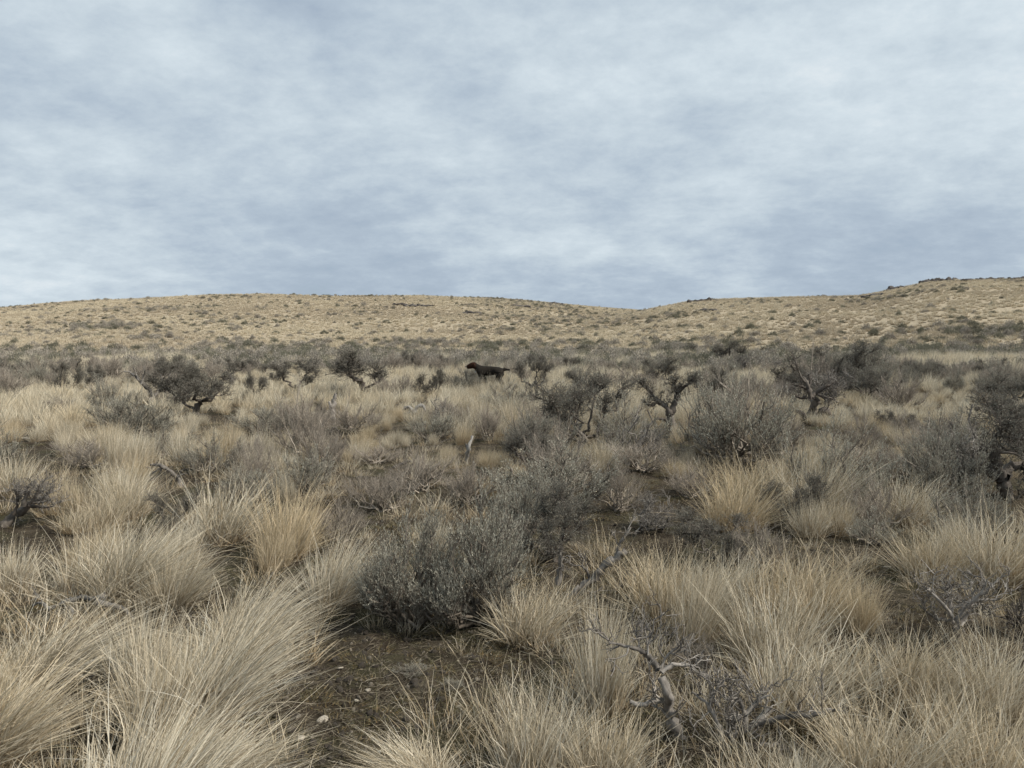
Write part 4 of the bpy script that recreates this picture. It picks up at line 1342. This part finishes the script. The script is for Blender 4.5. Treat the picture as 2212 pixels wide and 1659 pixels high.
# tussocks
for _ in range(30000):
    r = math.sqrt(fr.random() * (50 ** 2 - 2.3 ** 2) + 2.3 ** 2)
    th = (fr.random() * 2 - 1) * (AZV + (0.45 if r < 16 else 0.12))
    x, y = r * math.sin(th), r * math.cos(th)
    patch = float(vnoise(x * 0.22 + 30, y * 0.22, 21))
    big = float(sstep(0.35, 0.75, patch))
    if fr.random() > (0.06 + 0.50 * big if r < 7 else 0.60 + 0.50 * big) or bare(x, y):
        continue
    hgt = (0.28 + 0.18 * fr.random()) * (0.75 + 0.70 * big)
    if r < 8:
        hgt *= 0.88
    if 5 < r < 20:
        hgt *= 0.86
    wid = hgt * (0.60 + 0.45 * fr.random())
    if not cell_free(x, y, wid * 0.50):
        continue
    cell_add(x, y, wid * 0.50)
    fill_tuss.append((r, x, y, wid, hgt))
fill_tuss.sort()
print('tussocks to place', len(fill_tuss), round(time.time() - T0, 1))

N_SHRUB = 300 - sum(1 for t in THINGS if t[5] in 'LTGKDC')
N_TUSS = 299 - (TUSS_HAND - CUSTOM)


def in_frame(x, y, h_, w_):
    px, py, dep = project((x, y, float(height(x, y)) + h_ * 0.5))
    m = F * w_ * 0.6 / dep
    return -m < px < 2212 + m and py - F * h_ / dep < 1659


rest_shrub, rest_tuss = [], []
FILLED = []
cnt = 0
for (r, x, y, k, wid, hgt) in fill_shrubs:
    if cnt < N_SHRUB and in_frame(x, y, hgt, wid):
        cnt += 1
        belt = r > 40
        o = shrub(k, (x, y, float(height(x, y)) - 0.02), wid, hgt, None)
        FILLED.append((o, r, x, y, wid, hgt, k))
    else:
        rest_shrub.append((x, y, wid, hgt, 1 if k in 'KG' else 0))
cnt = 0
for (r, x, y, wid, hgt) in fill_tuss:
    if cnt < N_TUSS and in_frame(x, y, hgt, wid):
        cnt += 1
        left = x < 0 and r < 7
        kd = 'lean' if (left and fr.random() < 0.35) else ('up' if fr.random() < 0.6 else 'wide')
        o = tuss(kd, (x, y, float(height(x, y)) - 0.01), wid, hgt, None, fr.standard_normal() * (0.35 if kd == 'lean' else 1.2))
        FILLED.append((o, r, x, y, wid, hgt, 'B' + kd))
    else:
        rest_tuss.append((x, y, wid, hgt))
print('filled', len(FILLED), 'rest', len(rest_shrub), len(rest_tuss), round(time.time() - T0, 1))

# ------------------------------------------------------------------ masses nobody could count, scattered with geometry nodes
def scatter(name, pts, scl, rot, kind_idx, protos, mat, label):
    me = bpy.data.meshes.new(name)
    pts = np.asarray(pts, np.float32)
    me.vertices.add(len(pts))
    me.vertices.foreach_set('co', pts.ravel())
    for an, ty, val, key in (('inst_scale', 'FLOAT_VECTOR', scl, 'vector'), ('inst_rot', 'FLOAT_VECTOR', rot, 'vector'), ('inst_idx', 'INT', kind_idx, 'value')):
        a = me.attributes.new(an, ty, 'POINT')
        a.data.foreach_set(key, np.asarray(val, np.int32 if ty == 'INT' else np.float32).ravel())
    col = bpy.data.collections.new(name + '_kinds')
    for i, pm in enumerate(protos):
        po = bpy.data.objects.new('%s_kind_%02d' % (name, i), pm)
        if not pm.materials:
            pm.materials.append(mat)
        col.objects.link(po)
    g = bpy.data.node_groups.new(name + '_scatter', 'GeometryNodeTree')
    g.interface.new_socket('Geometry', in_out='INPUT', socket_type='NodeSocketGeometry')
    g.interface.new_socket('Geometry', in_out='OUTPUT', socket_type='NodeSocketGeometry')
    gi = g.nodes.new('NodeGroupInput'); go = g.nodes.new('NodeGroupOutput')
    ci = g.nodes.new('GeometryNodeCollectionInfo')
    ci.inputs['Collection'].default_value = col
    ci.inputs['Separate Children'].default_value = True
    ci.inputs['Reset Children'].default_value = True
    ip = g.nodes.new('GeometryNodeInstanceOnPoints')
    ip.inputs['Pick Instance'].default_value = True

    def na(nm, ty):
        n = g.nodes.new('GeometryNodeInputNamedAttribute')
        n.data_type = ty
        n.inputs['Name'].default_value = nm
        return n.outputs['Attribute']
    e2r = g.nodes.new('FunctionNodeEulerToRotation')
    g.links.new(na('inst_rot', 'FLOAT_VECTOR'), e2r.inputs[0])
    g.links.new(gi.outputs[0], ip.inputs['Points'])
    g.links.new(ci.outputs[0], ip.inputs['Instance'])
    g.links.new(na('inst_idx', 'INT'), ip.inputs['Instance Index'])
    g.links.new(e2r.outputs[0], ip.inputs['Rotation'])
    g.links.new(na('inst_scale', 'FLOAT_VECTOR'), ip.inputs['Scale'])
    g.links.new(ip.outputs[0], go.inputs[0])
    o = bpy.data.objects.new(name, me)
    C.objects.link(o)
    md = o.modifiers.new('scatter', 'NODES')
    md.node_group = g
    o['kind'] = 'stuff'
    o['label'] = label
    return o


def ground_pts(xy, sink=0.01):
    xy = np.asarray(xy, float)
    return np.column_stack([xy[:, 0], xy[:, 1], height(xy[:, 0], xy[:, 1]) - sink])


# mid-distance tussocks
a = np.array(rest_tuss)
scatter('mid_distance_bunchgrass', ground_pts(a[:, :2]), np.column_stack([a[:, 2], a[:, 2], a[:, 3]]),
        np.column_stack([np.zeros((len(a), 2)), fr.standard_normal(len(a)) * 0.8]), fr.integers(0, 6, len(a)), TUSS_MID, M_GRASS_MID, 'pale bunchgrass covering the plain beyond the nearest tussocks')


def polar_pts(n, r0, r1, az=AZV, power=1.0):
    u_ = fr.random(n)
    r = np.sqrt(u_ * (r1 ** 2 - r0 ** 2) + r0 ** 2) if power == 1.0 else r0 * (r1 / r0) ** u_
    th = (fr.random(n) * 2 - 1) * az
    return r * np.sin(th), r * np.cos(th), r, th


# thin loose grass between the tussocks
x, y, r, th = polar_pts(1150, 2.3, 13, AZV + 0.4, power=2)
x2, y2, r2, th2 = polar_pts(3600, 9, 50)
x, y, r = np.concatenate([x, x2]), np.concatenate([y, y2]), np.concatenate([r, r2])
keep = np.array([(not bare(a_, b_)) or fr.random() < 0.05 for a_, b_ in zip(x, y)])
x, y, r = x[keep], y[keep], r[keep]
sz = (0.14 + 0.20 * fr.random(len(x)))
scatter('loose_grass', ground_pts(np.column_stack([x, y])), np.column_stack([sz * 1.3, sz * 1.3, sz]), np.column_stack([np.zeros((len(x), 2)), fr.random(len(x)) * 6.28]),
        fr.integers(0, 5, len(x)), FILL, M_GRASS, 'thin dry grass stems between the tussocks')
# low mossy grass and chaff
x, y, r, th = polar_pts(6000, 2.2, 14, AZV + 0.4, power=2)
sz = 0.02 + 0.05 * fr.random(len(x)) ** 1.6
scatter('low_ground_cover', ground_pts(np.column_stack([x, y])), np.column_stack([sz * 1.6, sz * 1.6, sz]), np.column_stack([np.zeros((len(x), 2)), fr.random(len(x)) * 6.28]),
        fr.integers(0, 5, len(x)), LOW, M_LOW, 'low mossy grass and chaff on the bare soil')
# fallen stems lying about
x, y, r, th = polar_pts(2200, 2.2, 11, power=2)
STEM = []
for i in range(4):
    W_ = Wood()
    a_ = rg.standard_normal((9, 3)) * [0.5, 0.5, 0.02]
    d_ = norm(rg.standard_normal((9, 3)) * [1, 1, 0.06])
    W_.add(curve_polys(a_, a_ + d_ * (0.3 + 0.9 * rg.random((9, 1))), 4, 0.10, rg), taper(9, 4, 0.012, 0.006), 3)
    STEM.append(W_.mesh('fallen_stems'))
M_STEM = wood_material('fallen_stem', (0.06, 0.045, 0.03), (0.16, 0.13, 0.09), (0.34, 0.30, 0.22), 3)
sz = 0.07 + 0.10 * fr.random(len(x))
scatter('fallen_stem_litter', ground_pts(np.column_stack([x, y]), -0.008), np.column_stack([sz, sz, sz]), np.column_stack([np.zeros((len(x), 2)), fr.random(len(x)) * 6.28]),
        fr.integers(0, 4, len(x)), STEM, M_STEM, 'broken straw and twigs lying on the soil')
# pebbles
x, y, r, th = polar_pts(4200, 2.2, 7, power=2)
sz = 0.004 + 0.014 * fr.random(len(x)) ** 3
PEB = [rock_mesh(970 + i, 0.5) for i in range(4)]
scatter('pebble_gravel', ground_pts(np.column_stack([x, y]), -0.002), np.column_stack([sz, sz, sz]), np.column_stack([fr.random((len(x), 3)) * 6.28]), fr.integers(0, 4, len(x)), PEB,
        M_PEBBLE, 'small pale pebbles scattered over the bare soil')
x, y, r, th = polar_pts(6500, 2.2, 8, power=2)
sz = 0.006 + 0.022 * fr.random(len(x)) ** 2.5
CLOD = [rock_mesh(980 + i, 0.7) for i in range(4)]
M_CLOD = rock_material('soil_clod', (0.020, 0.015, 0.011), (0.050, 0.039, 0.028), (0.11, 0.09, 0.065))
scatter('soil_crumbs', ground_pts(np.column_stack([x, y]), 0.0), np.column_stack([sz, sz, sz]), np.column_stack([fr.random((len(x), 3)) * 6.28]), fr.integers(0, 4, len(x)), CLOD,
        M_CLOD, 'dark crumbs and clods of soil on the bare ground')
# far part of the shrub belt and the shrubs on the hills
rest = list(rest_shrub)
for _ in range(27000):
    r = math.sqrt(fr.random() * (245 ** 2 - 52 ** 2) + 52 ** 2)
    th = (fr.random() * 2 - 1) * AZV
    x, y = r * math.sin(th), r * math.cos(th)
    cl = float(vnoise(x * 0.05, y * 0.05, 31)); cl2 = float(vnoise(x * 0.16, y * 0.16, 33))
    foot = float(sstep(100, 50, r))
    dn = 0.10 + 0.55 * sstep(0.48, 0.80, cl) + 0.30 * sstep(0.45, 0.8, cl2) + 0.60 * foot ** 1.3
    if fr.random() > dn:
        continue
    hgt = (0.16 + 0.52 * fr.random() ** 2.2) * (1 + 0.35 * foot)
    rest.append((x, y, hgt * (1.2 + 0.8 * fr.random()), hgt, 1 if fr.random() < 0.5 else 0))
for (cx_, cy_, nn, sx_, sy_) in [(225, 706, 80, 70, 8), (640, 752, 40, 130, 8), (930, 746, 70, 120, 8), (1150, 748, 40, 110, 6), (2040, 716, 30, 130, 8), (2150, 724, 30, 80, 8), (520, 746, 24, 60, 6), (345, 728, 12, 30, 5)]:
    for _ in range(nn):
        p = at(cx_ + fr.standard_normal() * sx_ * 0.6, cy_ + fr.standard_normal() * sy_ * 0.6)
        hgt = 0.35 + 0.45 * fr.random()
        rest.append((p[0], p[1], hgt * (1.0 + 0.7 * fr.random()), hgt, int(fr.random() < 0.4)))
a = np.array(rest)
FARSH = []
for i in range(3):
    for src, mt_ in (('L', M_SAGE), ('K', M_DARKLEAF)):
        rng_ = np.random.default_rng(60 + i)
        tips = dome_tips(380, rng_, 0.95, 0.56, 0.0)
        W_ = Wood()
        tw = curve_polys(tips * [0.75, 0.75, 0.6], tips + rng_.standard_normal(tips.shape) * 0.05, 3, 0.1, rng_)
        V_, s_ = leaves_on(tw, 5, 0.10 if src == 'L' else 0.085, 0.020, rng_, 0.0)
        FARSH.append(mesh_np('far_shrub', V_, np.arange(len(V_)).reshape(-1, 4), {'shade': s_}))
        FARSH[-1].materials.append(M_FARSHRUB if src == 'K' else M_TWIGGY)
idx = fr.integers(0, 3, len(a)) * 2 + a[:, 4].astype(int)
scatter('hillside_shrubs', ground_pts(a[:, :2], 0.05), np.column_stack([a[:, 2] / 1.15, a[:, 2] / 1.15, a[:, 3]]), np.column_stack([np.zeros((len(a), 2)), fr.random(len(a)) * 6.28]),
        idx, FARSH, M_FARSHRUB, 'distant grey sagebrush dotted over the hill slopes and massed at their foot')
# far bunchgrass over the hills
x, y, r, th = polar_pts(95000, 38, 250)
kp = fr.random(len(x)) < 0.45 + 0.55 * sstep(0.25, 0.6, vnoise(x * 0.3, y * 0.3, 44))
x, y, r = x[kp], y[kp], r[kp]
sz = (0.20 + 0.24 * fr.random(len(x)))
scatter('hillside_bunchgrass', ground_pts(np.column_stack([x, y]), 0.02), np.column_stack([sz * 1.25, sz * 1.25, sz]), np.column_stack([np.zeros((len(x), 2)), fr.random(len(x)) * 6.28]),
        fr.integers(0, 5, len(x)), TUSS_FAR, M_GRASS_FAR, 'straw coloured bunchgrass covering both hills')

# ------------------------------------------------------------------ labels of the plants that fill the plain
LM = []
short = {0: 'the big leafy sagebrush'}
NAMES = {
    'big leafy grey-green sagebrush beside the bare mossy patch, its left half': 'the big leafy sagebrush',
    'dark bare-stemmed shrub behind the leaning dead log': 'the dark bare-stemmed shrub',
    'broad leafy grey sagebrush behind the dark bare-stemmed shrub': 'the broad grey sagebrush',
    'small red-brown dead bush between the grass clumps in mid-right': 'the small red-brown bush',
    'dark green low shrub with spiky top amid pale bunchgrass': 'the dark spiky shrub',
    'low dark sage mound beside the small bare patch on the right': 'the low dark mound',
    'narrow upright purple-grey shrub right of the pale upright stick': 'the narrow purple-grey shrub',
    'large fan-shaped sagebrush with several dark stems in the centre': 'the fan-shaped sagebrush',
    'dark-bottomed leafy sagebrush in front of the dog': 'the dark-bottomed sagebrush',
    'dark knotty sagebrush right of the dog at its tail': 'the knotty shrub beside the dog',
    'tall gnarled sagebrush with two trunks, left of the dog': 'the two-trunked sagebrush',
    'broad leafy sagebrush below the split-trunk dead snag': 'the broad sagebrush under the snag',
    'small dark tufted sagebrush on a thin stem': 'the small tufted sagebrush',
    'tall fan of grey twigs rising over a leafy sagebrush on the left': 'the fan of grey twigs',
    'largest silvery leafy sagebrush on the right with dark stems at its foot': 'the largest silvery sagebrush',
    'dense rounded sagebrush behind the bare gnarled tree': 'the dense rounded sagebrush',
    'ball-shaped grey shrub on a short stem right of the bare gnarled tree': 'the ball-shaped shrub',
    'rounded dark sagebrush standing clear at the far edge of the grass': 'the rounded dark sagebrush',
    'spreading dark-stemmed sagebrush near the right side of the shrub belt': 'the dark-stemmed spreading shrub',
    'dark flat-topped sagebrush above the heavy bent trunk at the right edge': 'the dark flat-topped shrub',
    'rounded leafy sagebrush left of the heavy bent trunk at the right edge': 'the rounded leafy sagebrush',
    'two-armed gnarled sagebrush with dark tufts at the arm ends': 'the two-armed sagebrush',
    'bare gnarled sagebrush tree with a fallen arm on the right side': 'the bare gnarled tree',
    'large old sagebrush with heavy bent trunk cut by the right edge': 'the heavy bent trunk',
    'split-trunk dead snag with bare grey forks on the left': 'the split-trunk snag',
    'large dead grey shrub with twisted trunk lowest in the picture': 'the large dead grey shrub',
    'fan-shaped bare grey shrub in tall grass at the lower right': 'the fan-shaped bare shrub',
    'knotty dead brown shrub at the left edge with thick leaning stem': 'the knotty dead shrub',
    'red-brown dead bush cut by the right edge beside the fan-shaped one': 'the red-brown dead bush',
    'leaning dark dead log right of the big leafy sagebrush': 'the leaning dead log',
    'fallen bleached grey branches lying between leaning grass clumps on the left': 'the fallen bleached branches',
    'arched dead branch over a dark hollow on the left': 'the arched dead branch',
    'narrow pale stump right of the fan of grey twigs': 'the narrow pale stump',
    'pale dead stump with two curled arms near the middle': 'the curled pale stump',
    'pale upright stick amid the grass near the middle': 'the pale upright stick',
    'low grey branches on the ground near the left edge': 'the low branches at the left edge',
}
for t in THINGS:
    nm = NAMES.get(t[0].get('label', ''))
    if nm:
        z0 = float(height(t[1], t[2]))
        q = project((t[1], t[2], z0))
        LM.append((nm, q[0], q[1]))
z0 = DOG.location.z
LM.append(('the brown dog',) + tuple(project(tuple(DOG.location))[:2]))
used = {}
LOOK = {'L': ('leafy grey-green sagebrush', 'small leafy sagebrush', 'broad leafy sagebrush'), 'T': ('grey twiggy shrub', 'small grey twiggy shrub', 'broad grey twiggy shrub'),
        'K': ('dark dense sagebrush', 'small dark sagebrush', 'broad dark sagebrush'), 'G': ('gnarled dark-stemmed sagebrush', 'small gnarled sagebrush', 'wide gnarled sagebrush'),
        'D': ('bare dead shrub', 'small bare dead shrub', 'wide bare dead shrub'),
        'Blean': ('straw tussock leaning right', 'small straw tussock leaning right', 'big straw tussock leaning right'),
        'Bup': ('upright straw tussock', 'small upright straw tussock', 'tall upright straw tussock'),
        'Bwide': ('rounded straw tussock', 'small rounded straw tussock', 'broad rounded straw tussock')}


def relation(dx, dy, dist):
    s = 'just ' if dist < 70 else ('' if dist < 150 else 'well ')
    ax, ay = abs(dx), abs(dy) * 1.6
    if ax > 2.2 * ay:
        return s + ('right of ' if dx > 0 else 'left of ')
    if ay > 2.2 * ax:
        return s + ('in front of ' if dy > 0 else 'behind ')
    return s + ('in front and ' if dy > 0 else 'behind and ') + ('right of ' if dx > 0 else 'left of ')


for (o, r, x, y, wid, hgt, k) in FILLED:
    q = project((x, y, float(height(x, y))))
    if r > 34 and not k.startswith('B'):
        side = 'left' if q[0] < 740 else ('right' if q[0] > 1480 else 'middle')
        o['label'] = {'L': 'leafy', 'T': 'grey twiggy', 'K': 'dark dense', 'G': 'gnarled', 'D': 'bare'}[k] + ' sagebrush in the ' + side + ' of the far shrub belt below the hills'
        o['group'] = {'L': 'leafy', 'T': 'twiggy', 'K': 'dark', 'G': 'gnarled', 'D': 'bare'}[k] + ' sagebrush in the ' + side + ' of the far belt'
        continue
    look = LOOK[k]
    base_h = 0.62 if not k.startswith('B') else 0.40
    l = look[1] if hgt < base_h * 0.82 else (look[2] if hgt > base_h * 1.18 else look[0])
    order = sorted(LM, key=lambda m: math.hypot(m[1] - q[0], (m[2] - q[1]) * 1.6))
    done = None
    for m in order[:6]:
        dx, dy = q[0] - m[1], q[1] - m[2]
        cand = l + ' ' + relation(dx, dy, math.hypot(dx, dy * 1.6)) + m[0]
        if cand not in used and len(cand.split()) <= 16:
            done = cand
            break
    if done is None:
        for i in range(5):
            for j in range(i + 1, 6):
                cand = l + ' between ' + order[i][0] + ' and ' + order[j][0]
                if cand not in used and len(cand.split()) <= 16:
                    done = cand
                    break
            if done:
                break
    if done is None:
        done = l + ' in the open grass around ' + order[0][0]
        o['group'] = 'look-alike ' + l + ' around ' + order[0][0]
    used[done] = 1
    o['label'] = done

print('script done', round(time.time() - T0, 1), 'objects', len(S.objects))
